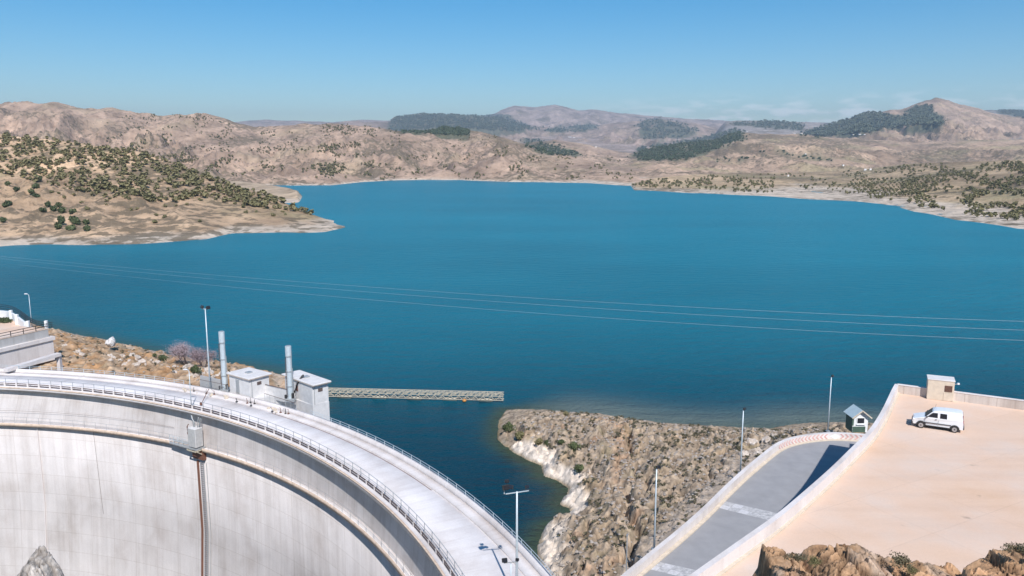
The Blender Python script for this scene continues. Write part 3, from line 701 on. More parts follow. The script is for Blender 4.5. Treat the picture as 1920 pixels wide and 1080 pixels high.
def ground_mesh(name, x0, x1, y0, y1, res, kind):
    gx = np.arange(x0, x1, res); gy = np.arange(y0, y1, res); GX, GY = np.meshgrid(gx, gy, indexing='ij')
    z, dA, dB, iA, iB, rg, blk, dr = ground_h(GX, GY)
    ins = c_in(GX, GY); z = np.where(ins, np.minimum(z, 6.5), z)
    z = np.where((dr < 1.4) , np.minimum(z, 6.9), z)
    # keep clear of the dam
    rr = np.hypot(GX + 90.76, GY - 22.38); z = np.where((rr < 100.6) & (GX < 9), -6, z)
    z = np.where((rr < 102.2) & (GX < 6), np.minimum(z, 5.0 - np.clip(101.5 - rr, 0, 3) * 2), z)
    C = np.zeros(GX.shape + (3,))
    a = fbm(GX / 6, GY / 6, 5, 401); b = fbm(GX / 1.2, GY / 1.2, 4, 411)
    grey = np.array([.40, .31, .225]); tan = np.array([.42, .31, .2]); ora = np.array([.40, .22, .12]); wht = np.array([.70, .60, .50]); red = np.array([.33, .2, .13])
    C[:] = grey
    t = sstep(.05, .4, a)[..., None]; C = C * (1 - t * .7) + tan * t * .7
    t = sstep(.25, .5, fbm(GX / 9, GY / 4, 4, 421) + .1 * b)[..., None]; C = C * (1 - t * .65) + ora * t * .65
    iBf = iB[..., None]
    tB = sstep(-.25, .35, fbm(GX / 3.2, GY / 3.2, 4, 431))[..., None]
    C = np.where(iBf, (np.array([.47, .34, .23]) * (1 - tB) + np.array([.45, .26, .13]) * tB), C)
    crk = ridged(GX / 2.1 + .4 * b, GY / 3.0, 4, 471, .6)
    C *= (1 + .5 * b[..., None]) * (1 + .3 * blk[..., None])
    ck = np.clip(sstep(.66, .85, crk) * .5 + rg * .55, 0, .75)[..., None]; C = C * (1 - ck) + np.array([.09, .065, .045]) * ck
    og = np.exp(-(np.minimum(dseg(GX, GY, ORG), dseg(GX, GY, ORG2) * .8) / 1.3) ** 2)[..., None] * .6 * sstep(-.3, .3, fbm(GX / 1.5, GY / 1.5, 4, 481))[..., None]; C = C * (1 - og) + np.array([.46, .28, .17]) * (1 + .3 * b[..., None]) * og
    # scrape of grey-green lichen and grass
    gg = sstep(.12, .4, fbm(GX / 2.2 + 7, GY / 2.2, 4, 441))[..., None] * .3; C = C * (1 - gg) + np.array([.22, .2, .1]) * gg
    # washed pale band left by the changing water level
    lim = 1.75 + 1.1 * fbm(GX / 4, GY / 4, 3, 451) + np.where(dseg(GX, GY, backA) < 12, -1.9, 0)
    band = (1 - sstep(lim - .35, lim + .35, z)) * np.where(iA, 1, .4)
    C = C * (1 - band[..., None]) + wht * (1 + .15 * b[..., None]) * band[..., None]
    wet = (1 - sstep(.1, .35, z))[..., None]; C = C * (1 - wet * .75) + np.array([.26, .19, .1]) * wet * .75
    # gravel verge by the road
    vg = (1 - sstep(2.5, 5, dr + 1.5 * a))[..., None] * iA[..., None]; C = C * (1 - vg * .7) + np.array([.45, .37, .3]) * (1 + .2 * b[..., None]) * vg * .7
    nx, ny = GX.shape; idx = np.arange(nx * ny).reshape(nx, ny)
    q = np.stack([idx[:-1, :-1], idx[1:, :-1], idx[1:, 1:], idx[:-1, 1:]], -1).reshape(-1, 4)
    q = q[z.reshape(-1)[q].max(1) > -2.9]
    o = mesh_np(name, np.stack([GX, GY, z], -1).reshape(-1, 3), q, M['rocky'], cols={'Col': np.clip(C, .02, .85).reshape(-1, 3)})
    return tag(o, kind=kind)
ground_mesh('rocky_ground', -8, 64, 48, 142, .18, 'structure')
ground_mesh('bank_ground', -260, -20, 104, 242, .5, 'structure')
def gz(x, y):
    return float(ground_h(np.array([float(x)]), np.array([float(y)]))[0][0])
def cast_near(px, py):
    """first hit of the near ground along a sight line"""
    for z in np.arange(8, -.5, -.1):
        p = P(px, py, z)
        if gz(p.x, p.y) >= z: return p
    return P(px, py, 1)

# ------------------------------------------------------------------ water
def grid_lines(lo, hi, a, b, fine, grow):
    xs = [a]
    while xs[-1] < b: xs.append(xs[-1] + fine)
    s = fine; q = xs[-1]
    while q < hi: s *= grow; q += s; xs.append(q)
    s = fine; q = a
    while q > lo: s *= grow; q -= s; xs.insert(0, q)
    return np.array(xs)
gx = grid_lines(-9000, 9000, -130, 70, 1.2, 1.06); gy = grid_lines(-40, 11000, 40, 175, 1.2, 1.06)
GX, GY = np.meshgrid(gx, gy, indexing='ij')
dA = np.where(inpoly(GX, GY, polyA), 0, dseg(GX, GY, polyA, True)); dB = np.where(inpoly(GX, GY, polyB), 0, dseg(GX, GY, polyB, True))
bk_ = sstep(110, 122, GY) * sstep(-2, 12, GX)
shA = np.exp(-(dA / (2.2 + 6.5 * bk_)) ** 2) * .75
shB = np.exp(-(dB / 5.0) ** 2) * .55
sh = np.clip(np.maximum(shA, shB), 0, 1)
# far shore shallows
Ug = np.where(GY > 250, GX / np.maximum(GY, 1), 0)
zz = np.full(GX.shape, -9.)
mk = (GY > 310) & (np.abs(Ug) < .9)
zz[mk] = hill_height(Ug[mk], GY[mk])[0]
dirc = np.arctan2(GX, GY)
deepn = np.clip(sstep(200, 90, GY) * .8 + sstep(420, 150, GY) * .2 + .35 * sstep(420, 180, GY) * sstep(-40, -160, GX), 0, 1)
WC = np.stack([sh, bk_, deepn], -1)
idx = np.arange(GX.size).reshape(GX.shape)
q = np.stack([idx[:-1, :-1], idx[1:, :-1], idx[1:, 1:], idx[:-1, 1:]], -1).reshape(-1, 4)
cx = GX.reshape(-1)[q].mean(1); cy = GY.reshape(-1)[q].mean(1)
down = (np.hypot(cx + 90.76, cy - 22.38) < 98) & (cx < 10)          # nothing but the gorge below the dam
m, nt, bs = NM('lake_water')
a = node(nt, 'ShaderNodeVertexColor'); a.layer_name = 'Col'
sp = node(nt, 'ShaderNodeSeparateColor'); nt.links.new(a.outputs[0], sp.inputs[0])
v = mapping(nt, (1, 1, 1)); big = noise(nt, .006, 4, mapping(nt, (.8, 1.8, 1), rot=(0, 0, -.2)), .6)
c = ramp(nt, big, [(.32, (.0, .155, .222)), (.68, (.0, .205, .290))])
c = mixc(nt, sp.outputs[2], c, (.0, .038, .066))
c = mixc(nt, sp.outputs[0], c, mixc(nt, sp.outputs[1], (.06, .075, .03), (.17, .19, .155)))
nt.links.new(c, bs.inputs['Base Color']); bs.inputs['Roughness'].default_value = .28; bs.inputs['IOR'].default_value = 1.33; bs.inputs['Specular Tint'].default_value = (.08, .75, 1, 1); bs.inputs['Specular IOR Level'].default_value = .14
w1 = noise(nt, 1.1, 4, mapping(nt, (1, 1.9, 1), rot=(0, 0, .35)), .6); w2 = noise(nt, .16, 3, mapping(nt, (1, 2.4, 1), rot=(0, 0, .2)), .5)
mm = node(nt, 'ShaderNodeMath'); mm.operation = 'MULTIPLY_ADD'; nt.links.new(w2, mm.inputs[0]); mm.inputs[1].default_value = 2.2; nt.links.new(w1, mm.inputs[2])
bump(nt, mm.outputs[0], 1.0, .6, bs)
M['water'] = m
wat = mesh_np('water', np.stack([GX, GY, GX * 0], -1).reshape(-1, 3), q[~down], m, cols={'Col': WC.reshape(-1, 3)})
tag(wat, kind='structure')

# ------------------------------------------------------------------ the dam
C0 = Vector((-87.2, 26.4))
UPS = ((-90.764, 22.378), 101.04); RIM = ((-87.524, 26.488), 88.75); GAL = ((-81.62, 32.227), 80.57)
def onc(circ, th, off=0):
    (cx_, cy_), R = circ; R = R + off
    e = Vector((math.cos(th), math.sin(th))); d = C0 - Vector((cx_, cy_)); b = d.dot(e); c_ = d.length_squared - R * R
    r = -b + math.sqrt(b * b - c_); return C0 + e * r
TH = [math.radians(t) for t in np.arange(-12, 122.1, 1.0)]
def sweep(name, prof, mat, parent=None, ths=TH, closed=True, smooth=False, L0=None):
    """profile = [(circle, offset, z)...] swept along the arch"""
    V = []; UV = []; n = len(prof); L = [0]
    for i, t in enumerate(ths):
        if i: L.append(L[-1] + (onc(RIM, t) - onc(RIM, ths[i - 1])).length)
    pr = [0]; 
    for i in range(1, n): pr.append(pr[-1] + math.hypot(prof[i][1] - prof[i - 1][1] if prof[i][0] is prof[i - 1][0] else 8, prof[i][2] - prof[i - 1][2]))
    for i, t in enumerate(ths):
        for j, (c_, o_, z) in enumerate(prof):
            p = onc(c_, t, o_); V.append((p.x, p.y, z)); UV.append((L[i], pr[j]))
    Q = []
    for i in range(len(ths) - 1):
        for j in range(n if closed else n - 1):
            a_, b_ = i * n + j, i * n + (j + 1) % n; Q.append((a_, b_, b_ + n, a_ + n))
    o = mesh_np(name, V, Q, mat, parent, uv=UV, smooth=smooth)
    import bmesh
    bm = bmesh.new(); bm.from_mesh(o.data); bmesh.ops.recalc_face_normals(bm, faces=bm.faces); bm.to_mesh(o.data); bm.free()
    return o
dam = empty('arch_dam', (onc(RIM, math.radians(60)).x, onc(RIM, math.radians(60)).y, 0))
tag(dam, 'curved pale concrete arch dam holding back the blue reservoir', 'dam')
def dch(o):
    o.parent = dam; o.matrix_parent_inverse = Matrix.Translation(-dam.location); return o
FT, FG = 1.25, .9
dch(sweep('downstream_face', [(RIM, FT, 6.72), (GAL, FG, 2.0), (GAL, FG, 1.8), (GAL, .62, 1.8), (GAL, .58, -10), (GAL, -.36, -22), (GAL, -2.9, -42)], M['damface'], closed=False, smooth=False))
dch(sweep('upstream_face', [(UPS, -.12, 7.1), (UPS, -.12, -10)], M['shadecon'], closed=False))
dch(sweep('crest_slab', [(RIM, 0, 6.99), (RIM, 0, 6.6), (RIM, FT + .4, 6.6), (UPS, -.4, 6.6), (UPS, -.4, 6.99)], M['deck']))
dch(sweep('crest_edge', [(RIM, -.03, 6.90), (RIM, -.03, 7.06), (RIM, .16, 7.06), (RIM, .16, 6.90)], M['orangeedge']))
dch(sweep('footway', [(RIM, .19, 6.9), (RIM, .19, 7.1), (RIM, 1.05, 7.1), (RIM, 1.05, 6.9)], M['para']))
dch(sweep('upstream_parapet', [(UPS, -.45, 6.8), (UPS, -.45, 7.62), (UPS, 0, 7.66), (UPS, 0, 6.8)], M['para']))
dch(sweep('upstream_kerb', [(UPS, -1.55, 6.9), (UPS, -1.55, 7.16), (UPS, -.46, 7.16), (UPS, -.46, 6.9)], M['para']))
dch(sweep('drain_joint', [(UPS, -1.78, 6.96), (UPS, -1.78, 7.0), (UPS, -1.7, 7.0), (UPS, -1.7, 6.96)], M['rust'], ths=[math.radians(t) for t in np.arange(33, 55, 1.)]))
for a_, b_ in ((-12, 58.9), (60.4, 122)):
    ths = [math.radians(t) for t in np.linspace(a_, b_, int((b_ - a_)) + 1)]
    dch(sweep('gallery_walkway', [(GAL, .06, 1.78), (GAL, .06, 2.08), (GAL, FG + .02, 2.08), (GAL, FG + .02, 1.78)], M['deck'], ths=ths))
    dch(sweep('gallery_edge', [(GAL, 0, 1.7), (GAL, 0, 2.18), (GAL, .12, 2.18), (GAL, .12, 1.7)], M['orangeedge'], ths=ths))
# cable strip along the face
def arc_pt(c_, off, th, z): p = onc(c_, th, off); return Vector((p.x, p.y, z))
dch(MB().tube([arc_pt(GAL, FG - .03 , math.radians(t), 3.75) + Vector((.0, .15 , 0)) for t in np.arange(63, 100, 1.5)], .018, 5).build('cable_strip', M['brownrail'], None))
# footway guard: concrete stubs, brown bars standing in for shaded gaps, thin handrail behind
deg0, deg1, stp = 19.0, 92.0, 1.22
sth = [math.radians(t) for t in np.arange(deg0, deg1, stp)]
guard = empty('guard_railing', arc_pt(RIM, .5, math.radians(60), 7.1)); tag(guard, 'low guard of white stubs and brown bars standing for shaded gaps along the inner edge of the dam crest', 'railing')
def gch(o, g): o.parent = g; o.matrix_parent_inverse = Matrix.Translation(-g.location); return o
stub = None
for i, t in enumerate(sth):
    p = arc_pt(RIM, .62, t, 7.1)
    if stub is None:
        stub = MB().box((0, 0, .23), (.18, .3, .46)).build('stub', M['para'], None, bevel=.03); o = stub
    else:
        o = stub.copy(); COL.objects.link(o)
    o.location = p; o.rotation_euler = (0, 0, t); gch(o, guard)
    o.matrix_parent_inverse = Matrix.Translation(-guard.location)
for z, wd in ((7.24, .13), (7.5, .13)):
    g = sweep('rail', [(RIM, .56, z - wd / 2), (RIM, .56, z + wd / 2), (RIM, .62, z + wd / 2), (RIM, .62, z - wd / 2)], M['brownrail'], ths=[math.radians(t) for t in np.arange(deg0, deg1, .61)]); gch(g, guard)  # dark bars drawn where the openings only hold shade
hand_ = empty('handrail', arc_pt(RIM, 1.1, math.radians(60), 7.1)); tag(hand_, 'thin grey tubular handrail behind the stubs on the inner side of the dam crest', 'railing')
post0 = None
for i, t in enumerate(sth):
    p = arc_pt(RIM, .98, t + math.radians(.1), 7.1)
    if post0 is None: post0 = MB().tube([(0, 0, 0), (0, 0, 1.05)], .035, 6).build('post', M['steelgrey'], None); o = post0
    else: o = post0.copy(); COL.objects.link(o)
    o.location = p; gch(o, hand_)
for z in (7.62, 8.13):
    gch(MB().tube([arc_pt(RIM, .98, math.radians(t), z) for t in np.arange(deg0, deg1, .61)], .03, 6).build('rail', M['steelgrey'], None), hand_)
# upstream handrail on the parapet
up = empty('parapet_railing', arc_pt(UPS, -.2, math.radians(40), 7.66)); tag(up, 'thin white railing on top of the outer parapet beside the lake', 'railing')
post1 = None
for t in np.arange(12, 96, 1.15):
    if 50.5 < t < 66: continue
    p = arc_pt(UPS, -.15, math.radians(t), 7.64)
    if post1 is None: post1 = MB().tube([(0, 0, 0), (0, 0, .55)], .035, 6).build('post', M['steel'], None); o = post1
    else: o = post1.copy(); COL.objects.link(o)
    o.location = p; gch(o, up)
for a_, b_ in ((12, 50.5), (66, 96)):
    for z in (7.9, 8.19):
        gch(MB().tube([arc_pt(UPS, -.15, math.radians(t), z) for t in np.arange(a_, b_, .8)], .025, 6).build('rail', M['steel'], None), up)
# gallery railing
gr = empty('gallery_railing', arc_pt(GAL, .1, math.radians(60), 2.1)); tag(gr, 'fine wire railing along the narrow gallery halfway up the dam face', 'railing')
pg = None
for t in list(np.arange(27, 58.9, 1.25)) + list(np.arange(60.6, 92, 1.25)):
    p = arc_pt(GAL, .2, math.radians(t), 2.08)
    if pg is None: pg = MB().tube([(0, 0, 0), (0, 0, 1.0)], .022, 5).build('post', M['steelgrey'], None); o = pg
    else: o = pg.copy(); COL.objects.link(o)
    o.location = p; gch(o, gr)
for a_, b_ in ((27, 58.9), (60.5, 92)):
    for z in (2.6, 3.06):
        gch(MB().tube([arc_pt(GAL, .2, math.radians(t), z) for t in np.arange(a_, b_, .8)], .018, 5).build('rail', M['steelgrey'], None), gr)
# pale vertical lime streak and crack are part of the face: thin raised seams
dch(MB().tube([arc_pt(GAL, .60, math.radians(72.4), 1.6), arc_pt(GAL, .57, math.radians(72.1), -10), arc_pt(GAL, .5, math.radians(72.0), -11)], .022, 5).build('hanging_cable', M['brownrail'], None))
dch(MB().beam(arc_pt(GAL, .62, math.radians(78.5), 1.5), arc_pt(GAL, .57, math.radians(78.5), -10), .3, .1).build('joint_seal', M['para'], None))
dch(MB().beam(arc_pt(GAL, .57, math.radians(78.5), -10), arc_pt(GAL, -.36, math.radians(78.5), -22), .3, .1).build('joint_seal', M['para'], None))
small = MB().box(arc_pt(RIM, FT - .1, math.radians(61.6), 3.3), (.5, .25, .6), math.radians(61.6)).build('junction_box', M['steelgrey'], None, bevel=.02); dch(small)

# plant cage, brackets and long ladder on the face
t0 = math.radians(59.6)
gb = arc_pt(GAL, .3, t0, 2.0)
cage = empty('machine_cage', gb, t0); tag(cage, 'grey metal machine box bracketed on the gallery of the dam face', 'machine box')
MB().box((-.25, .1, 1.62), (1.2, 1.5, 2.6)).build('housing', M['cabin'], cage, bevel=.03)
mb = MB()
for k in range(-4, 6): mb.box((-.87, k * .15 + .02, 1.62), (.05, .04, 2.5))
for k in range(-4, 5): mb.box((-.25 + k * .13, -.67, 1.62), (.04, .05, 2.5))
mb.build('ribbing', M['steelgrey'], cage)
MB().box((-.25, 1.9, .1), (1.5, 5.6, .14)).build('platform', M['steelgrey'], cage)
mb = MB()
for y_ in (2.0, 2.9, 3.8, 4.6): mb.beam((-.95, y_, .15), (-.95, y_, 1.2), .05, .05)
mb.beam((-.95, 1.0, 1.2), (-.95, 4.6, 1.2), .05, .05); mb.beam((-.95, 1.0, .7), (-.95, 4.6, .7), .04, .04)
mb.build('platform_rail', M['steel'], cage)
mb = MB()
for y_ in (-.9, .9):
    mb.beam((-1.1, y_, -.02), (.95, y_, -1.5), .12, .12); mb.beam((-1.1, y_, -.06), (.95, y_, -.06), .12, .12)
mb.beam((-1.1, -.9, -.1), (-1.1, .9, -.1), .12, .12); mb.beam((-1.1, -.9, -.1), (.2, .9, -1.0), .09, .09)
mb.build('bracket', M['yellowtruss'], cage)
MB().box((.35, 0, -.95), (1.1, 2.2, 1.2)).build('lower_box', M['rust'], cage, bevel=.03)
pipe = MB()
pipe.tube([(1.0, 1.5, 5.0), (.6, 1.5, 4.6), (.3, 1.4, 4.45), (.0, .8, 4.0), (-.1, .5, 3.6), (-.1, .4, 2.85)], .13, 8)
pipe.tube([(.3, -.2, 4.9), (-.1, -.2, 2.85)], .05, 6).tube([(.4, -.5, 4.9), (0, -.4, 2.85)], .05, 6).tube([(.4, -.75, 4.9), (.1, -.5, 2.85)], .04, 6)
pipe.build('pipework', M['steelgrey'], cage, smooth=True)
MB().tube([(-.3, 1.3, 3.2), (-.5, 1.35, 2.9), (-.4, 1.35, 2.0)], .08, 6).box((-.4, 1.3, 1.95), (.25, .25, .3)).build('valve', M['rust'], cage)
lad = empty('ladder', gb + Vector((0, 0, -2))); lad.rotation_euler = (0, 0, t0)
tag(lad, 'long steel ladder running down the dam face below the machine box', 'ladder')
prev = None
def fz(z):   # outward offset of the face below the gallery, local x of the ladder frame
    return .32 - (0 if z > -10 else (-10 - z) / 12 * .95)
for s_ in (-.7, -.12):
    mb = MB(); pts_ = [(fz(z) - .25, s_ - .0, z - 0) for z in (0, -10, -22, -30)]
    mb.tube(pts_, .05, 6).build('stile', M['steelgrey'], lad)
mb = MB()
for k in range(95):
    z = -k * .3; mb.beam((fz(z) - .25, -.7, z), (fz(z) - .25, -.12, z), .05, .045)
mb.build('rungs', M['brownrail'], lad)
MB().tube([(fz(z) - .12, .55, z) for z in (0, -10, -22, -30)], .16, 8).build('standpipe', M['rust'], lad)
MB().tube([(fz(z) - .1, -1.15, z) for z in (0, -10, -22, -30)], .04, 6).build('conduit', M['steelgrey'], lad)

# ------------------------------------------------------------------ intake head on the lake side
def quad_in(a, b, c_, d, k):
    m_ = (a + b + c_ + d) / 4; return [m_ + (p - m_) * k for p in (a, b, c_, d)]
def orth(a, b, c_, d):
    """make a roughly unprojected roof a true rectangle"""
    m_ = (a + b + c_ + d) / 4; u = ((b - a) + (c_ - d)) / 2; v_ = ((d - a) + (c_ - b)) / 2
    L = u.length; W_ = v_.length; u = u.normalized(); pv = Vector((-u.y, u.x, 0)); pv *= 1 if pv.dot(v_) > 0 else -1
    u2 = (u + (Vector((v_.y, -v_.x, 0)).normalized() * (1 if Vector((v_.y, -v_.x, 0)).dot(u) > 0 else -1))).normalized(); pv = Vector((-u2.y, u2.x, 0)); pv *= 1 if pv.dot(v_) > 0 else -1
    return [m_ - u2 * L / 2 - pv * W_ / 2, m_ + u2 * L / 2 - pv * W_ / 2, m_ + u2 * L / 2 + pv * W_ / 2, m_ - u2 * L / 2 + pv * W_ / 2]
R1 = orth(P(425, 698, 10.3), P(466, 711.5, 10.3), P(507, 699, 10.3), P(468, 688, 10.3))
R2 = orth(P(520, 701, 10.3), P(592.5, 721, 10.3), P(623, 713, 10.3), P(562, 694.5, 10.3))
intake = empty('intake_tower', (R2[1].x, R2[1].y, 0)); tag(intake, 'tall concrete intake tower rising from the water behind the dam crest', 'intake tower')
T2 = quad_in(*R2, .86); T1 = quad_in(*R1, .86)
o = MB().prism([xy(p) for p in [T1[0] + Vector((-2.6, 1, 0)), T1[1], T2[0] + Vector((0, -.5, 0)), T2[1] + Vector((.02, -.02, 0)), T2[2] + Vector((.05, 0, 0)), T2[3], T1[3] + Vector((-2.6, 1, 0))]], -8, 7.3).build('tower_shaft', M['cabin'], None); gch(o, intake)
def cabin(R, T, label, ztop, door):
    e = empty('control_cabin', ((T[0] + T[2]) / 2).to_2d().to_3d() + Vector((0, 0, 7.3))); tag(e, label, 'cabin')
    gch(MB().prism([xy(p) for p in T], 7.3, ztop - .22).build('wall', M['cabin'], None), e)
    gch(MB().prism([xy(p) for p in R], ztop - .2, ztop).build('roof', M['roofslab'], None, bevel=.05), e)
    gch(MB().prism([xy(p) for p in quad_in(*R, .985)], ztop - .26, ztop - .2).build('roof_edge', M['orangeedge'], None), e)
    u = (T[1] - T[0]).normalized(); nn = Vector((u.y, -u.x, 0))
    if door:
        c_ = T[0] + (T[1] - T[0]) * .42 + nn * .02; c_.z = 7.3
        gch(MB().box(c_ + Vector((0, 0, 1.15)), (.8, .06, 2.3), math.atan2(u.y, u.x)).build('door', M['steelgrey'], None), e)
        gch(MB().box(c_ + nn * .35 + Vector((0, 0, .05)), (1.7, .7, .22), math.atan2(u.y, u.x)).build('doorstep', M['orangeedge'], None), e)
    sd_ = (T[2] - T[1]).normalized(); ns_ = Vector((sd_.y, -sd_.x, 0))
    c_ = T[1] + (T[2] - T[1]) * .5 + ns_ * .02
    gch(MB().box(Vector((c_.x, c_.y, 9.2)), (.7, .06, .45), math.atan2(sd_.y, sd_.x)).build('vent', M['brownrail'], None), e)
    c_ = T[1] + (T[2] - T[1]) * .12 + ns_ * .05
    gch(MB().tube([(c_.x, c_.y, 7.3), (c_.x, c_.y, ztop - .3)], .05, 6).build('drainpipe', M['steelgrey'], None), e)
    m_ = (R[0] + R[2]) / 2; gch(MB().box(Vector((m_.x, m_.y, ztop + .08)), (.8, .8, .16), math.atan2(u.y, u.x)).build('roof_hatch', M['steelgrey'], None, bevel=.02), e)
    return e, u, nn
e1, u1, nn1 = cabin(R1, T1, 'small white flat-roofed cabin with a grey door, nearer the pink tree', 10.3, True)
e2, u2, nn2 = cabin(R2, T2, 'long white flat-roofed cabin at the right end beside the floating boom', 10.3, False)
c_ = T2[0] + (T2[1] - T2[0]) * .45 + nn2 * .03
gch(MB().box(Vector((c_.x, c_.y, 8.9)), (.5, .06, .8), math.atan2(u2.y, u2.x)).build('grille', M['rust'], None), e2)
c_ = T2[1] + (T2[2] - T2[1]) * .5
# vertical gate cylinders
def gate_cylinder(px, py, pyt, label, ladder):
    b = P(px, py, 7.3); d_ = b.y * math.cos(PITCH) + (CZ - 7.3) * math.sin(PITCH); h = (py - pyt) * d_ / F / math.cos(PITCH) * .985
    e = empty('gate_cylinder', b); tag(e, label, 'gate hoist column', 'tall steel gate cylinders')
    MB().tube([(0, 0, 0), (0, 0, h * .82), (0, 0, h * .83), (0, 0, h)], [.36, .36, .42, .42], 14).build('cylinder', M['steel'], e, smooth=False)
    MB().box((0, 0, .25), (1.3, 1.3, .5)).build('base_block', M['steelgrey'], e, bevel=.04)
    fl = MB()
    for q_ in (.28, .55, .82): fl.tube([(0, 0, h * q_ - .05), (0, 0, h * q_ + .05)], .45, 14)
    fl.tube([(0, 0, h), (0, 0, h + .08)], .3, 12); fl.build('flange_rings', M['steelgrey'], e)
    ld = MB().beam((-.42, -.3, .3), (-.42, -.3, h * .8), .04, .04).beam((-.42, .05, .3), (-.42, .05, h * .8), .04, .04)
    for q_ in range(int(h * .8 / .35)): ld.beam((-.42, -.3, .4 + q_ * .35), (-.42, .05, .4 + q_ * .35), .03, .03)
    ld.build('rungs', M['brownrail'], e)
    mb = MB().tube([(.4, -.2, .3), (.42, -.2, h * .9)], .05, 6).tube([(.45, 0, .3), (.45, 0, h * .6)], .04, 6)
    mb.build('pipe', M['steelgrey'], e)
    MB().box((.45, -.35, .9), (.35, .3, .7)).box((-.5, -.5, .8), (.3, .3, .5)).build('valve_block', M['dark'], e, bevel=.03)
    return e, h
g1, h1 = gate_cylinder(422, 735, 619, 'pale blue steel gate cylinder standing left of the small cabin', 0)
g2, h2 = gate_cylinder(545, 752, 646, 'pale blue steel gate cylinder standing in front of the long cabin', 1)
MB().tube([(.55, .1, 1.2), (.9, .4, 2.4), (1.5, .9, 3.3), (1.7, 1.0, 3.45)], .14, 8).build('hose', M['dark'], g2, smooth=True)
# low concrete screen walls and mesh fences between the cabins
sw = empty('screen_wall', P(400, 725, 7.3)); tag(sw, 'low grey concrete screen wall and railings left of the small cabin', 'wall')
a_ = P(376, 724, 7.3); b_ = P(424, 735, 7.3)
gch(MB().wall([xy(a_), xy(b_)], .25, 6.8, 8.9).build('wall', M['shadecon'], None), sw)
sw2 = empty('screen_wall', P(520, 745, 7.3)); tag(sw2, 'low pale wall with iron rail between the two cabins', 'wall')
a2 = T1[2] + Vector((.3, -1.2, 0)); b2 = P(552, 752, 7.3)
a2 = P(493, 738, 7.3)
gch(MB().wall([xy(a2), xy(b2)], .2, 6.8, 8.6).build('wall', M['cabin'], None), sw2)
gch(MB().beam((a2.x, a2.y, 8.75), (b2.x, b2.y, 8.75), .08, .08).build('rail', M['brownrail'], None), sw2)
# mesh security fence panels on the footway
def mesh_fence(p0, p1, z, h, label, n=9, lean=0):
    e = empty('mesh_fence', Vector((p0[0], p0[1], z))); tag(e, label, 'fence', 'wire fences by the intake')
    d = Vector((p1[0] - p0[0], p1[1] - p0[1], 0)); L = d.length; e.rotation_euler = (0, 0, math.atan2(d.y, d.x))
    for i in range(n + 1):
        MB().tube([(L * i / n, 0, 0), (L * i / n, lean, h)], .03, 5).build('post', M['steelgrey'], e)
    mb = MB()
    for k in range(int(L / .22)): mb.beam((k * .22, 0, .05), (min(L, k * .22 + .5), lean * .9, h - .05), .014, .014)
    for k in range(int(L / .22)): mb.beam((k * .22 + .5 if k * .22 + .5 < L else L, 0, .05), (k * .22, lean * .9, h - .05), .014, .014)
    mb.build('wire_mesh', M['steelgrey'], e)
    MB().beam((0, lean, h), (L, lean, h), .05, .05).build('top_rail', M['brownrail'], e)
    return e
q0 = P(376, 731, 7.2); q1 = P(428, 742, 7.2); mesh_fence(xy(q0), xy(q1), 7.16, 1.6, 'wire mesh fence with scattered pipes left of the small cabin', 4)
q0 = P(497, 757, 7.2); q1 = P(556, 776, 7.2); mesh_fence(xy(q0), xy(q1), 7.16, 1.5, 'wire mesh fence in front of the long cabin', 6)
# rubble, valves and small machinery on the footway by the cabins
for i in range(26):
    t = math.radians(rnd.uniform(52.5, 66)); p = arc_pt(UPS, rnd.uniform(-1.6, -.7), t, 7.17)
    if i < 12:
        e = MB().tube([(0, 0, 0), (0, 0, rnd.uniform(.3, .7)), (rnd.uniform(.1, .4), 0, rnd.uniform(.5, .8))], rnd.uniform(.03, .06), 6).box((0, 0, .05), (.25, .25, .1)).build('pipe_stub', M['dark'] if i % 3 else M['rust'], None)
        tag(e, 'short bent pipe stub among the pipework on the footway by the cabins', 'pipe', 'pipe stubs by the cabins')
    else:
        s_ = rnd.uniform(.12, .3)
        e = MB().box((0, 0, s_ / 2), (s_ * 1.6, s_, s_), rnd.uniform(0, 3)).build('concrete_block', M['cream'], None, bevel=.03)
        tag(e, 'small pale concrete block lying on the footway by the cabins', 'block', 'loose blocks by the cabins')
    e.location = p; e.rotation_euler = (0, 0, rnd.uniform(0, 6))
# barrier arm on the crest near the low lamp
bp = P(377, 760, 7.1)
bar = empty('barrier', bp); tag(bar, 'rusty tilted barrier arm lying across the dam road edge', 'barrier')
dd = P(392, 741, 7.1) - bp
MB().beam((0, 0, .1), (dd.x, dd.y, .9), .07, .07).build('arm', M['rust'], bar); MB().box((0, 0, .2), (.25, .25, .4)).build('base', M['rust'], bar)

# ------------------------------------------------------------------ floating boom
b0 = P(612, 744, .2); b1 = P(944, 752, .2); d = b1 - b0; L = d.length
boom = empty('floating_boom', b0, math.atan2(d.y, d.x)); tag(boom, 'long cream lattice boom floating on the lake from the intake tower', 'boom')
hh = 1.3; wd = .9; N = 22
mb = MB()
for s_ in (0, wd):
    for z in (.1, .8, hh): mb.beam((0, s_, z), (L, s_, z), .10, .10)
mb.build('chords', M['yellowtruss'], boom)
mb = MB()
for s_ in (0, wd):
    for i in range(N):
        x0 = L * i / N; x1 = L * (i + 1) / N; xm = (x0 + x1) / 2
        mb.beam((x0, s_, .1), (xm, s_, .72), .09, .09); mb.beam((xm, s_, .72), (x1, s_, .1), .09, .09)
        mb.beam((x0, s_, .72), (x0, s_, hh), .08, .08)
        mb.beam((x0, s_, .8), (xm, s_, hh), .05, .05); mb.beam((xm, s_, hh), (x1, s_, .8), .05, .05)
mb.build('lattice', M['yellowtruss'], boom)
mb = MB()
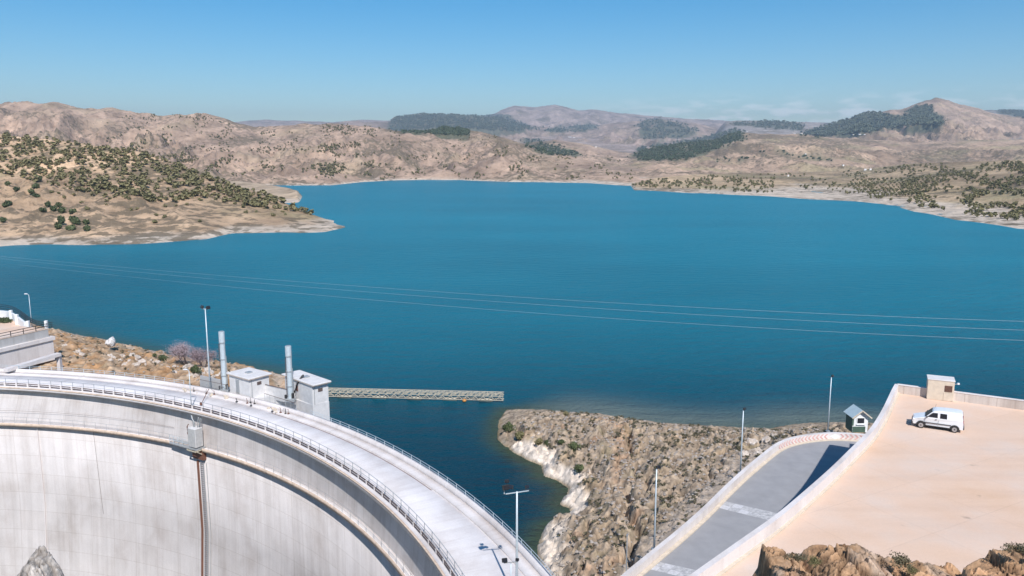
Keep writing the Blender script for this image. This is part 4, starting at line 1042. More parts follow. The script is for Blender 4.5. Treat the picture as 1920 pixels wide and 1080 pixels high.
for i in range(N):
    x0 = L * i / N; x1 = L * (i + 1) / N
    mb.beam((x0, 0, .72), (x0, wd, .72), .07, .07); mb.beam((x0, 0, hh), (x1, wd, hh), .06, .06); mb.beam((x0, 0, hh), (x0, wd, hh), .06, .06)
mb.build('cross_bracing', M['yellowtruss'], boom)
for k in range(5):
    MB().tube([(L * (k + .5) / 5 - 1.2, wd / 2, -.05), (L * (k + .5) / 5 + 1.2, wd / 2, -.05)], .35, 10).build('float', M['yellowtruss'], boom, smooth=True)
fb = P(871, 749, .3); fo = MB().tube([(0, 0, -.15), (0, 0, .1), (0, 0, .35)], [.2, .38, .2], 10).build('buoy', M['orange'], None, smooth=True); fo.location = fb - Vector((0, .6, .1)); tag(fo, 'small orange buoy floating against the lattice boom', 'buoy')

# ------------------------------------------------------------------ masts and lamps
def pole(px, py, z, pyt, label, r=.06, heads='flood', name='lamp_post', group=None, yaw=0):
    b = P(px, py, z); dp = b.y * math.cos(PITCH) + (CZ - z) * math.sin(PITCH)
    # height so that the top lands on image row pyt
    lo, hi = 0, 40
    for _ in range(40):
        m_ = (lo + hi) / 2; zz_ = z + m_ - CZ
        f = b.y * math.cos(PITCH) - zz_ * math.sin(PITCH); u_ = b.y * math.sin(PITCH) + zz_ * math.cos(PITCH)
        if 540 - F * u_ / f > pyt: lo = m_
        else: hi = m_
    h = lo
    e = empty(name, b, yaw); tag(e, label, 'lamp post' if name == 'lamp_post' else 'floodlight mast', group)
    MB().tube([(0, 0, 0), (0, 0, h * .5), (0, 0, h - .15)], [r * 1.25, r, r * .75], 8).build('pole', M['steel'], e, smooth=True)
    MB().box((0, 0, .06), (r * 6, r * 6, .12)).build('base_plate', M['steelgrey'], e)
    def flood(x, y, z, tilt, az_, s=.42, nm='floodlight'):
        mb = MB(); mb.box((0, 0, 0), (s, s * .55, s * .8)); f_ = mb.build(nm, M['dark'], e, bevel=.03)
        f_.location = (x, y, z); f_.rotation_euler = (tilt, 0, az_)
        g = MB().box((0, -s * .3, 0), (s * .85, .03, s * .62)).build('lens', M['glass'], f_)
        return f_
    if heads == 'flood2':
        MB().beam((-.55, 0, h - .1), (.55, 0, h - .1), .08, .08).build('crossarm', M['steel'], e)
        flood(-.42, 0, h + .2, -.5, -.9, .55); flood(.42, 0, h + .1, -.5, .9, .55)
    elif heads == 'one':
        MB().beam((0, 0, h - .15), (.18, 0, h), .06, .06).build('crossarm', M['steel'], e)
        flood(.12, 0, h + .02, -.4, .8, .34)
    elif heads == 'street':
        MB().tube([(0, 0, h - .2), (-.15, 0, h + .05), (-.4, 0, h + .1)], .04, 6).build('crossarm', M['steel'], e)
        MB().box((-.5, 0, h + .1), (.55, .25, .16)).build('lamp_head', M['lampglass'], e, bevel=.04)
    elif heads == 'mast':
        MB().beam((-.85, 0, h - .35), (.9, 0, h - .08), .065, .065).build('crossarm', M['steel'], e)
        flood(-.85, -.1, h + .22, -.3, .5, .48); flood(-.75, .15, h + .6, -.3, .2, .32); flood(-.45, 0, h + .22, -.5, -.3, .36); flood(.75, 0, h + .22, -.5, .5, .3)
        MB().beam((-.95, 0, h - .35), (-.95, 0, h + .3), .06, .06).build('bracket', M['steel'], e)
    elif heads == 'small2':
        MB().beam((-.5, 0, h - .12), (.5, 0, h + .0), .05, .05).build('crossarm', M['steelgrey'], e)
        flood(-.45, 0, h + .1, -.4, .3, .38); flood(.45, 0, h + .15, -.4, -.3, .26)
    return e
pole(394.5, 732, 7.3, 578, 'tall slim mast with two black floodlights left of the cabins', .1, 'flood2', 'floodlight_mast')
pole(359, 763, 7.05, 694, 'short white post with small street lamp on the inner edge of the dam crest', .06, 'street')
pole(60, 613, 9.6, 552, 'slim lamp post with white head on the terrace at far left', .06, 'street')
pole(969, 1130, 7.0, 918, 'tall pale mast with uneven floodlight crossarm over the dam road', .09, 'mast', 'floodlight_mast')
pole(958, 1180, 7.0, 1053, 'short post with two small floodlights at the bottom of the dam road', .06, 'small2', 'floodlight_mast')
pole(1226.5, 1031, 7.0, 876, 'slim lamp post behind the road wall, nearest the dam', .075, 'one', group='lamp posts along the curved road')
pole(1388, 888, 7.0, 767, 'slim lamp post halfway along the left wall of the grey road', .075, 'one', group='lamp posts along the curved road')
pole(1552, 809, 7.0, 705, 'slim lamp post behind the red chevron wall left of the kiosk', .075, 'one', group='lamp posts along the curved road')
tp = P(1174, 1082, 6.5); pk = empty('thin_pole', tp); tag(pk, 'thin bare grey pole standing on the rocks near the road bottom', 'pole')
MB().tube([(0, 0, -.5), (0, 0, 3.6)], .05, 6).build('shaft', M['steelgrey'], pk); MB().tube([(0, 0, 3.6), (0, 0, 3.75)], .08, 6).build('cap', M['steelgrey'], pk)

# ------------------------------------------------------------------ road, walls, lot
def uvbox(o):
    """metre UVs: length along x+y, height z"""
    me = o.data; l = me.uv_layers.new(name='UVMap')
    for p in me.polygons:
        n_ = p.normal
        for li in p.loop_indices:
            c_ = me.vertices[me.loops[li].vertex_index].co
            if abs(n_.z) > .7: l.data[li].uv = (c_.x, c_.y)
            elif abs(n_.x) > abs(n_.y): l.data[li].uv = (c_.y, c_.z)
            else: l.data[li].uv = (c_.x, c_.z)
    return o
lot_out = [P(x, y, LZ + .9) for x, y in [(1200, 1146), (1290, 1080), (1400, 1003), (1455, 965), (1504, 924), (1560, 875), (1596, 839), (1616, 820), (1634, 800), (1647, 780), (1657, 762), (1666, 743), (1672, 730), (1678, 719.5)]]
far_out = [lot_out[-1], P(1915, 750, LZ + .9)]; far_out.append(far_out[1] + (far_out[1] - far_out[0]).normalized() * 75)
rw2 = [xy(p) for p in roadwall]
rp = rw2 + [(62, 90), (80, 60), (62, 18), (6, 22), (2, 46)]
mb = MB(); mb.prism(rp, RZ - .35, RZ); rd = mb.build('road', M['asphalt'], None); tag(rd, kind='structure')
wl1 = empty('road_wall', Vector((*rw2[4], RZ))); tag(wl1, 'low white wall along the lake side of the curved grey road', 'wall')
# smooth plan path for the wall
def smooth_path(pts_, it=2):
    pts_ = [Vector(p) for p in pts_]
    for _ in range(it):
        q_ = [pts_[0]]
        for a, b in zip(pts_[:-1], pts_[1:]): q_ += [a * .75 + b * .25, a * .25 + b * .75]
        q_.append(pts_[-1]); pts_ = q_
    return pts_
rws = smooth_path(rw2, 2)
o = MB().wall(rws, -.42, 5.6, RZ + .8).build('wall', M['para'], None); uvbox(o); gch(o, wl1)
# sand-coloured kerb strip along the road side
def offset(path, t):
    out = []
    for i in range(len(path)):
        a = (path[i] - path[i - 1]) if i else (path[1] - path[0]); b = (path[i + 1] - path[i]) if i < len(path) - 1 else a
        m_ = (a.normalized() + b.normalized()).normalized(); out.append(path[i] + Vector((-m_.y, m_.x)) * t)
    return out
inner = offset(rws, -.45)
o = MB().wall(inner, -.35, RZ - .02, RZ + .1).build('kerb', M['cream'], None); uvbox(o); gch(o, wl1)
# red chevrons on the road face of the wall
L_ = [0]
for i in range(1, len(inner)): L_.append(L_[-1] + (inner[i] - inner[i - 1]).length)
def at_len(s):
    for i in range(1, len(inner)):
        if L_[i] >= s: 
            f = (s - L_[i - 1]) / (L_[i] - L_[i - 1]); return inner[i - 1].lerp(inner[i], f)
    return inner[-1]
def len_of(px):
    best_ = min(range(len(inner)), key=lambda i: abs((960 + F * inner[i].x / (inner[i].y * math.cos(PITCH) + (CZ - 7.4) * math.sin(PITCH))) - px)); return L_[best_]
sA = len_of(1462); sM = len_of(1567); sB = len_of(1622)
mb = MB(); s_ = sA
def chev(s0, dirn):
    # one open chevron, two slanting bars, standing 3 mm proud of the wall
    for z0, z1 in ((.14, .44), (.74, .44)):
        q_ = []
        for ds, z in ((0, z0), (.17, z0), (.17 + .34 * dirn, z1), (.34 * dirn, z1)):
            p = at_len(s0 + ds); q_.append((p.x, p.y, RZ + z))
        a = at_len(s0); b = at_len(s0 + .3); t_ = (b - a).normalized(); n_ = Vector((t_.y, -t_.x)) * .004; n3_ = n_ * 3
        v8 = [(x + n_.x, y + n_.y, z) for x, y, z in q_] + [(x + n3_.x, y + n3_.y, z) for x, y, z in q_]
        mb.add(v8, [(0, 1, 2, 3), (7, 6, 5, 4), (0, 4, 5, 1), (1, 5, 6, 2), (2, 6, 7, 3), (3, 7, 4, 0)])
while s_ < sM - .9: chev(s_, -1); s_ += .55
s_ = sM + .6
while s_ < sB: chev(s_, 1); s_ += .55
gch(mb.build('chevron_marking', M['redpaint'], None), wl1)
pm = at_len(sM); t_ = (at_len(sM + .3) - pm).normalized(); n_ = Vector((t_.y, -t_.x)) * .012
mb = MB(); v_ = [(pm.x - t_.x * .62, pm.y - t_.y * .62, RZ + .42), (pm.x, pm.y, RZ + .06), (pm.x + t_.x * .62, pm.y + t_.y * .62, RZ + .42), (pm.x, pm.y, RZ + .78)]
mb.add([(x + n_.x * .3, y + n_.y * .3, z) for x, y, z in v_] + [(x + n_.x * 2, y + n_.y * 2, z) for x, y, z in v_], [(0, 1, 2, 3), (7, 6, 5, 4), (0, 4, 5, 1), (1, 5, 6, 2), (2, 6, 7, 3), (3, 7, 4, 0)])
gch(mb.build('diamond_marking', M['white'], None), wl1)
# faded crossing bands
m, nt, bs = NM('faded_road_paint'); nn_ = noise(nt, 3, 6, mapping(nt, (1, 1, 1)), .7)
nt.links.new(ramp(nt, nn_, [(.38, (.58, .57, .57)), (.62, (.34, .335, .34))]), bs.inputs['Base Color']); bs.inputs['Roughness'].default_value = .9; M['fade'] = m
M['paleroad'] = simple('pale_road_paint', (.56, .55, .56), .9, var=.15, scale=4)
def crossing(a, b, c_, d_, name_n):
    # a,b along the near edge; c_,d_ far edge, left to right; ten painted cells in two rows
    mb = MB()
    for r_ in range(2):
        for k in range(7):
            mb.mi = 0 if k < 3 and (k + r_) % 2 == 0 else 1
            f0, f1 = k / 7, (k + .97) / 7; g0, g1 = r_ / 2, (r_ + .96) / 2
            q_ = [(a.lerp(b, f0)).lerp(d_.lerp(c_, f0), g0), (a.lerp(b, f1)).lerp(d_.lerp(c_, f1), g0), (a.lerp(b, f1)).lerp(d_.lerp(c_, f1), g1), (a.lerp(b, f0)).lerp(d_.lerp(c_, f0), g1)]
            mb.prism([xy(p) for p in q_], RZ + .002, RZ + .006 + .001 * (mb.mi))
    o = mb.build('road_marking', [M['paleroad'], M['fade']], None); tag(o, kind='structure'); return o
crossing(P(1347, 952, RZ), P(1475, 984, RZ), P(1492, 970, RZ), P(1360, 940, RZ), 0)
crossing(P(1213, 1066, RZ), P(1345, 1098, RZ), P(1365, 1082, RZ), P(1229, 1052, RZ), 1)

ret = empty('retaining_wall', Vector((lot_out[5].x, lot_out[5].y, RZ))); tag(ret, 'tall white-topped concrete retaining wall curving round the raised car park', 'wall')
los = smooth_path([xy(p) for p in lot_out], 2)
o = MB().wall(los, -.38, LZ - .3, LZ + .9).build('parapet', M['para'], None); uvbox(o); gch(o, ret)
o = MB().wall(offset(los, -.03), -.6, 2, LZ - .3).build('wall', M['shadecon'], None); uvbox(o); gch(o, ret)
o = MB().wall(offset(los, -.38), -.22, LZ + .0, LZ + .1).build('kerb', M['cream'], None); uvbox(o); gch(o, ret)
fp = [xy(p) for p in far_out]
lotpoly = [tuple(p) for p in offset(los, -.3)] + [xy(p) for p in far_out[1:]] + [(105, 5), (60, -10), (6, 20)]
lo_ = MB().prism(lotpoly, LZ - .6, LZ).build('parking_lot', M['lot'], None); tag(lo_, kind='structure')
fwl = empty('parapet_wall', Vector((fp[1][0], fp[1][1], LZ))); tag(fwl, 'straight weathered parapet wall between the car park and the lake', 'wall')
fpp = [Vector(fp[0]) + (Vector(fp[1]) - Vector(fp[0])).normalized() * .25, Vector(fp[1]), Vector(fp[2])]
m_far = concrete('stained_parapet', (.60, .54, .49), .9, (2.4, 3, .05)); 
o = MB().wall(fpp, -.32, 2, LZ + .88).build('wall', m_far, None); uvbox(o); gch(o, fwl)
o = MB().wall(offset(fpp, .04), -.40, LZ + .885, LZ + .95).build('coping', M['para'], None); uvbox(o); gch(o, fwl)

# box hut on the lot
ba = P(1737, 748, LZ); bb = P(1787, 753.5, LZ); ud = (bb - ba).normalized(); ang = math.atan2(ud.y, ud.x); W_ = (bb - ba).length
hut = empty('pump_hut', (ba + bb) / 2, ang); tag(hut, 'small cream block hut with a rusty louvre against the parapet', 'hut')
hb = 2.05
o = MB().box((0, .85, hb / 2), (W_, 1.7, hb)).build('wall', M['cream'], hut, bevel=.03)
MB().box((0, .85, hb + .05), (W_ + .1, 1.8, .1)).build('roof', M['roofslab'], hut, bevel=.02)
lv = MB().box((W_ * .29, -.02, hb * .63), (W_ * .28, .06, .62)).build('louvre', M['rust'], hut)
mb = MB()
for k in range(5): mb.box((W_ * .29, -.06, hb * .63 - .24 + k * .12), (W_ * .27, .03, .03))
mb.build('slats', M['brownrail'], lv)
MB().box((W_ * .3, -.02, hb * .22), (W_ * .36, .03, hb * .4)).build('patch', M['orangeedge'] if False else M['cream'], hut)
lp = MB().tube([(W_ / 2, .1, hb - .25), (W_ / 2 + .25, -.05, hb - .12)], .03, 6).box((W_ / 2 + .32, -.08, hb - .1), (.2, .2, .14)).build('lamp', M['lampglass'], hut)

# guard kiosk
ka = P(1599, 812, RZ); kb = P(1624, 814, RZ); kd = (kb - ka).normalized(); kang = math.atan2(kd.y, kd.x)
kw = 2.0; kx = P(1610, 812, RZ)
kio = empty('guard_kiosk', kx + Vector((.2, 1.2, 0)), kang + math.radians(16)); tag(kio, 'small green and white guard kiosk with a pale blue gabled roof', 'kiosk')
he, hr = 2.1, 2.85
hw = .95; dp_ = .95
MB().add([(-hw, -dp_, 0), (hw, -dp_, 0), (hw, dp_, 0), (-hw, dp_, 0), (-hw, -dp_, he), (hw, -dp_, he), (hw, dp_, he), (-hw, dp_, he), (0, -dp_, hr), (0, dp_, hr)],
         [(3, 2, 1, 0), (0, 1, 5, 8, 4), (2, 3, 7, 9, 6), (1, 2, 6, 5), (3, 0, 4, 7), (4, 8, 9, 7), (8, 5, 6, 9)]).build('wall', M['white'], kio)
MB().box((-.13, -dp_ - .012, .38), (hw * 2 - .3, .02, .76)).box((-.16 - hw + .18, -dp_ - .012, 1.45), (.22, .02, 1.1)).build('green_panel', M['greenpaint'], kio)
MB().box((-hw - .012, 0, .98), (.02, dp_ * 2 - .02, 1.96)).build('side_panel', M['greenpaint'], kio)
wf = MB().box((.02, -dp_ - .02, 1.5), (1.02, .05, .84)).build('window', M['white'], kio)
MB().box((.02, -dp_ - .052, 1.52), (.84, .02, .66)).build('pane', M['glass'], wf)
MB().box((.02, -dp_ - .1, 1.06), (1.1, .16, .06)).build('sill', M['white'], wf)
sl = math.atan2(hr - he, hw)
for s_ in (-1, 1):
    c_ = Vector((s_ * .62, -.08, he + .42)); Mx = Matrix.Rotation(s_ * sl, 3, 'Y')
    ln = 1.55
    MB().box(Vector((s_ * ln / 2 * math.cos(sl), -.08, hr + .08 - ln / 2 * math.sin(sl))), (ln, dp_ * 2 + .7, .07), M=Mx).build('roof', M['roofblue'], kio)
    MB().box(Vector((s_ * ln / 2 * math.cos(sl), -.08 - dp_ - .36, hr + .05 - ln / 2 * math.sin(sl))), (ln, .04, .14), M=Mx).build('bargeboard', M['cream'], kio)
M['darkwood'] = M['trunk']
# boulders behind the road wall and by the shore: individual rocks
def rock_mesh(name, seed, mat, n=3, rough=.35):
    import bmesh
    bm = bmesh.new(); bmesh.ops.create_icosphere(bm, subdivisions=n, radius=1)
    r = np.random.RandomState(seed); off = r.uniform(0, 50, 3)
    pl = [(Vector(r.normal(size=3)).normalized(), r.uniform(.55, .85)) for _ in range(9)]
    for v in bm.verts:
        p = v.co.copy()
        for n_, d_ in pl:
            t_ = p.dot(n_)
            if t_ > d_: p -= n_ * (t_ - d_)
        a = gn(np.array([p.x * 1.7 + off[0] + p.z]), np.array([p.y * 1.7 + off[1] - p.z]), seed)[0]; b = gn(np.array([p.x * 5 + off[0]]), np.array([p.y * 5 + p.z * 5]), seed + 1)[0]
        v.co = p * (1 + rough * a + rough * .3 * b)
    me = bpy.data.meshes.new(name); bm.to_mesh(me); bm.free(); me.materials.append(mat); return me
def rockmat(name, a, b, c_):
    m, nt, bs = NM(name); v = mapping(nt, (1, 1, 1)); n1 = noise(nt, 1.6, 8, v, .65); n2 = noise(nt, 7, 6, v, .7)
    c = ramp(nt, n1, [(.3, a), (.5, b), (.68, c_)]); c = mixc(nt, .8, c, ramp(nt, n2, [(.35, (.6, .58, .56)), (.6, (1.1, 1.1, 1.1))]), 'MULTIPLY')
    nt.links.new(c, bs.inputs['Base Color']); bs.inputs['Roughness'].default_value = .95; bump(nt, n2, .6, .1, bs); return m
M['palerock'] = rockmat('pale_boulder', (.45, .36, .28), (.58, .5, .43), (.68, .62, .56))
M['stones'] = rockmat('grey_stones', (.26, .22, .18), (.36, .31, .27), (.5, .45, .4))
M['whiterock'] = rockmat('white_boulder', (.6, .55, .52), (.76, .73, .7), (.8, .78, .76))
RK = [rock_mesh('boulder', 500 + i, M['palerock']) for i in range(4)]
def boulder(px, py, s, label, me, group=None, name='boulder', z=None, sz=None):
    p = cast_near(px, py) if z is None else P(px, py, z)
    o = bpy.data.objects.new(name, me); COL.objects.link(o); o.location = p; o.scale = (s, s * rnd.uniform(.7, 1), (sz or s * .7)); o.rotation_euler = (0, 0, rnd.uniform(0, 6)); return tag(o, label, 'boulder', group)
for x, y, s, lb in [(1408, 832, 1.0, 'large pale boulder by the road wall, nearest the lamp post'), (1420, 850, .95, 'large pale boulder low against the bend of the road wall'), (1437, 826, .8, 'pale boulder touching the road wall, below the chevrons'),
                    (1452, 818, .6, 'pale boulder behind the start of the chevrons'), (1395, 851, .6, 'small pale boulder at the left of the boulder pile by the road')]:
    boulder(x, y, s, lb, rnd.choice(RK), 'boulders piled by the road wall')
wr = rock_mesh('white_boulder', 540, M['whiterock'], 4, .2)
boulder(207, 641, 1.3, 'big white boulder on the skyline of the left bank', wr, name='white_boulder', z=5.2, sz=1.1)
for i in range(46):
    x = rnd.uniform(120, 430); y = np.interp(x, [120, 430], [650, 705]) + rnd.uniform(-8, 14)
    boulder(x, y, rnd.uniform(.3, .8), 'ochre boulder strewn over the rough left bank above the dam', rnd.choice(RK), 'boulders strewn over the left bank')
# bushes on the rocks
BSH = [plant_mesh('bush', 700 + i, 420, .11, .9, .75, M['greenleaf'] if i % 2 else M['olive'], 5, .04) for i in range(4)]
for x, y, s, lb in [(951, 806, 1.15, 'round dark bush at the tip of the rocky headland'), (974, 822, 1.05, 'round dark bush second from the tip of the headland'), (1010, 833, .8, 'low bush above the white cliff, third from the tip'), (1026, 834, .7, 'low bush above the white cliff right of the third'),
                    (1076, 842, 1.0, 'bush on the grey rock above the bay'), (1086, 882, .9, 'thin bush hanging at the end of the white cliff'), (1052, 832, .6, 'small bush half way along the headland'),
                    (1062, 775, .5, 'small green tuft on the ridge line of the headland'), (305, 667, .9, 'dark green bush left of the pink tree by the water'), (290, 663, .6, 'small green bush at the water edge of the left bank'),
                    (365, 700, 1.1, 'thorny olive bush behind the crest lamp post')]:
    p = cast_near(x, y + 4) if y > 770 else (lambda q_: Vector((q_.x, q_.y, gz(q_.x, q_.y))))(P(x, y + 6, 4))
    put('bush', rnd.choice(BSH), p, s, lb, 'bush')
# tufts and loose stones: uncountable ground cover
tV, tQ = leaf_cloud(11, 20, .075, .24, .16, 3)
pts = []; pts2 = []
rr_ = np.random.RandomState(3)
N_ = 9000
tx = rr_.uniform(-4, 44, N_); ty = rr_.uniform(56, 124, N_)
z, dA_, dB_, iA_, iB_, rg_, blk_, dr_ = ground_h(tx, ty); ins = c_in(tx, ty)
dens = fbm(tx / 5, ty / 5, 3, 777)
for i in range(N_):
    if iA_[i] and not ins[i] and z[i] > 1.6 and dr_[i] > .8:
        if dens[i] > -.05 and i % 2: pts.append((tx[i], ty[i], z[i] - .03))
        else: pts2.append((tx[i], ty[i], z[i] - .02))
tx = rr_.uniform(-110, -30, 2600); ty = rr_.uniform(112, 175, 2600); z, dA_, dB_, iA_, iB_, *_r = ground_h(tx, ty)
for i in range(2600):
    if iB_[i] and z[i] > 1 and math.hypot(tx[i] + 90.76, ty[i] - 22.4) > 103: (pts if i % 3 == 0 else pts2).append((tx[i], ty[i], z[i] - .03))
scatter('scrub_tufts', 'small dry green and brown tufts growing between the rocks', 'scrub', pts, tV, tQ, M['greytuft'], .4, 1.4)
sv = np.array([(1, 0, 0), (.3, .8, .1), (-.7, .6, 0), (-.9, -.4, .1), (.1, -.9, 0), (.2, .1, .7), (-.3, -.1, .6)]) * .22
sq = np.array([(0, 1, 5), (1, 2, 5), (2, 6, 5), (2, 3, 6), (3, 4, 6), (4, 5, 6), (4, 0, 5)])
scatter('loose_stones', 'loose pale stones scattered over the rocky ground', 'stones', pts2, sv, sq, M['stones'], .35, 1.3)
# blossoming tree
def blossom_tree(px, py, z, w_, h, label, seed):
    b = P(px, py, z); e = empty('blossom_tree', b); tag(e, label, 'tree', 'blossoming trees on the left bank')
    r = random.Random(seed); mb = MB(); tips = []
    def br(p, d_, L__, rad, lv_):
        q_ = p + d_ * L__; mb.tube([p, (p + q_) / 2 + Vector((r.uniform(-.1, .1), r.uniform(-.1, .1), 0)), q_], [rad, rad * .8, rad * .6], 5, cap=False)
        if lv_ == 0: tips.append(q_); return
        for _ in range(4 if lv_ > 1 else 3):
            nd = (d_ + Vector((r.uniform(-.8, .8), r.uniform(-.8, .8), r.uniform(-.2, .6)))).normalized(); br(q_, nd, L__ * r.uniform(.6, .85), rad * .55, lv_ - 1)
            tips.append(p.lerp(q_, r.uniform(.5, 1)))
    for k in range(3): br(Vector((r.uniform(-.2, .2), r.uniform(-.2, .2), -.3)), Vector((r.uniform(-.5, .5), r.uniform(-.5, .5), 1)).normalized(), h * .33, .12, 3)
    mb.build('trunk', M['trunk'], e)
    rs = np.random.RandomState(seed); V = []; 
    T = np.array([tuple(t) for t in tips]); n_ = 6500
    p = T[rs.randint(0, len(T), n_)] + rs.normal(size=(n_, 3)) * np.array([w_ * .085, w_ * .085, h * .07])
    a = rs.normal(size=(n_, 3)); a /= np.linalg.norm(a, axis=1)[:, None]; b_ = rs.normal(size=(n_, 3)); b_ /= np.linalg.norm(b_, axis=1)[:, None]
    s = .055; V = np.stack([p - a * s, p + b_ * s, p + a * s, p - b_ * s], 1).reshape(-1, 3)
    mesh_np('crown', V, np.arange(n_ * 4).reshape(-1, 4), M['blossom'], e)
blossom_tree(349, 684, 3.6, 6.0, 4.9, 'left pale pink blossoming tree at the water edge', 3)
blossom_tree(381, 692, 3.6, 5.6, 4.4, 'right pale pink blossoming tree behind the floodlight mast', 5)

# ------------------------------------------------------------------ terrace building at far left
ter = empty('terrace', P(40, 640, 7)); tag(ter, 'grey concrete terrace block with railing at the far left end of the dam', 'terrace')
c1 = P(90, 617, 10.6); c0 = P(-60, 650, 10.6); fd = (c1 - c0).normalized(); bk = Vector((-fd.y, fd.x, 0)); bk *= 1 if bk.y > 0 else -1
def tpoly(s0, s1, d0, d1): return [xy(c1 + fd * s0 + bk * d0), xy(c1 + fd * s1 + bk * d0), xy(c1 + fd * s1 + bk * d1), xy(c1 + fd * s0 + bk * d1)]
for nm, args, z0, z1, mt in [('upper_wall', (-22, 0, 0, 7), 9.2, 10.6, 'shadecon'), ('ledge', (-22, .7, -.7, 6.5), 8.6, 9.2, 'para'), ('main_wall', (-22, .45, -.45, 6), 5, 8.6, 'para'),
                             ('deck', (-21.5, -.3, .3, 6.6), 10.6, 10.66, 'lot')]:
    o = MB().prism(tpoly(*args), z0, z1).build(nm, M[mt], None); uvbox(o); gch(o, ter)
o = MB().prism(tpoly(-22, 0, -.05, .2), 10.6, 10.72).build('edge', M['orangeedge'], None); uvbox(o); gch(o, ter)
# sloping ramp beam and post in front
rb = P(111, 664, 8.2); ra = P(10, 692, 8.0)
o = MB().beam(ra + Vector((0, 0, -.2)), rb, 1.0, .5).build('ramp_beam', M['para'], None); uvbox(o); gch(o, ter)
o = MB().box((rb.x - .1, rb.y, 6.2), (.55, .7, 3.6)).build('ramp_post', M['para'], None); uvbox(o); gch(o, ter)
# corner post and iron railing
cp = empty('terrace_railing', c1 + Vector((0, 0, .06))); tag(cp, 'black iron railing with white posts on the front edge of the terrace', 'railing')
gch(MB().box(c1 + Vector((-.3, .1, .75)), (.45, .45, 1.5)).build('white_post', M['white'], None, bevel=.03), cp)
for k in range(1, 9): gch(MB().box(c1 + fd * (-k * 2.3) + Vector((0, 0, .5)), (.09, .09, 1.0)).build('post', M['dark'], None), cp)
for z in (.55, 1.0): gch(MB().beam(c1 + Vector((0, 0, z)), c1 + fd * -20 + Vector((0, 0, z)), .09, .09).build('rail', M['dark'], None), cp)
# side railing running back and the curved white wall with posts
cw = empty('curved_wall', P(40, 605, 9)); tag(cw, 'white curved wall with white posts and black fence behind the terrace', 'wall')
wp = [P(-60, 584, 10.2), P(0, 590, 10.2), P(20, 593, 10.1), P(45, 614, 10.0)]
o = MB().wall(smooth_path([xy(p) for p in wp], 2), .35, 7, 11.0).build('wall', M['white'], None); uvbox(o); gch(o, cw)
for x, y in ((19, 596), (30, 604), (51, 617)):
    p = P(x, y, 10.1); gch(MB().box(p + Vector((.1, .2, .45)), (.5, .5, 2.0)).build('post', M['white'], None, bevel=.03), cw)
fp_ = [P(-60, 582, 10.2), P(0, 582, 10.2), P(24, 590, 10.2), P(55, 616, 10.2), P(88, 618, 10.4)]
fpath = smooth_path([tuple(p + Vector((.6, .8, 0))) for p in fp_], 2)
fen = empty('iron_fence', fpath[3]); tag(fen, 'black iron fence along the lake side of the terrace', 'fence')
for z in (.3, .7, 1.1):
    gch(MB().tube([p + Vector((0, 0, z)) for p in fpath], .05, 5).build('rail', M['dark'], None), fen)
mb = MB()
for a, b in zip(fpath[:-1], fpath[1:]):
    n_ = max(1, int((b - a).length / .5))
    for k in range(n_): p = a.lerp(b, k / n_); mb.beam(p + Vector((0, 0, -.2)), p + Vector((0, 0, 1.1)), .03, .03)
gch(mb.build('bars', M['dark'], None), fen)
tt_ = MB().prism([xy(P(x, y, 9.6)) for x, y in [(-80, 640), (78, 628), (60, 612), (30, 602), (0, 590), (-80, 590)]], 5, 9.6).build('terrace_ground', M['lot'], None); tag(tt_, kind='structure')
gp = []
for _ in range(120):
    p = P(rnd.uniform(-10, 20), rnd.uniform(598, 606), 9.6); gp.append(tuple(p))
scatter('terrace_grass', 'patch of green weeds on the terrace behind the railing', 'grass', gp, tV, tQ, M['greenleaf'], .7, 1.6)

# ------------------------------------------------------------------ van
fw = P(1725, 802, LZ); rwh = P(1788, 811, LZ); dv = (fw - rwh).normalized()
mid = (fw + rwh) / 2; side = Vector((-dv.y, dv.x, 0)); side *= 1 if side.y > 0 else -1
van = empty('parked_van', mid + side * .78, math.atan2(dv.y, dv.x)); tag(van, 'small white panel van parked alone on the raised car park', 'van')
# local x forward, local y left.  near side = left if side points to -y
prof = [(2.02, .32), (2.06, .52), (2.02, .72), (1.9, .86), (1.5, .97), (1.12, 1.06), (.98, 1.12), (.74, 1.35), (.46, 1.62), (.34, 1.70), (.1, 1.755), (-.6, 1.80), (-1.5, 1.80), (-1.86, 1.76), (-1.96, 1.62), (-2.02, 1.1), (-2.06, .85), (-2.06, .32)]
def hwid(z, x):
    h_ = .85 - max(0, z - .95) * .13
    if x > 1.5: h_ -= (x - 1.5) ** 2 * .35
    if z > 1.7: h_ -= .05
    if z < .45: h_ -= .03
    return h_
n = len(prof); V = []; Fs = []
cols_ = (-1, -.96, -.5, 0, .5, .96, 1)
for x, z in prof:
    for k in cols_:
        h_ = hwid(z, x); zz_ = z - (.05 if abs(k) == 1 else 0) * (1 if z > 1.5 or (x > 1 and z > .8) else 0)
        V.append((x - (.06 if abs(k) == 1 and x > 1.9 else 0) - (.03 * abs(k) ** 2 if x > 1 else 0), k * h_, zz_ + (.015 * (1 - k * k) if z > 1.6 else 0)))
nc = len(cols_)
for i in range(n):
    j = (i + 1) % n
    for k in range(nc - 1): Fs.append((i * nc + k, i * nc + k + 1, j * nc + k + 1, j * nc + k))
for k in (0, nc - 1):  # sides as strips between bottom and top outline
    ring = [i * nc + k for i in range(n)]; Fs.append(tuple(ring) if k else tuple(ring[::-1]))
body = MB().add(V, Fs).build('body', M['carpaint'], van)
nb = body.modifiers.new('bevel', 'BEVEL'); nb.width = .02; nb.segments = 2; nb.limit_method = 'ANGLE'; nb.angle_limit = math.radians(50)
ys = 1 if (Matrix.Rotation(-math.atan2(dv.y, dv.x), 3, 'Z') @ side).y < 0 else -1     # sign of the near side
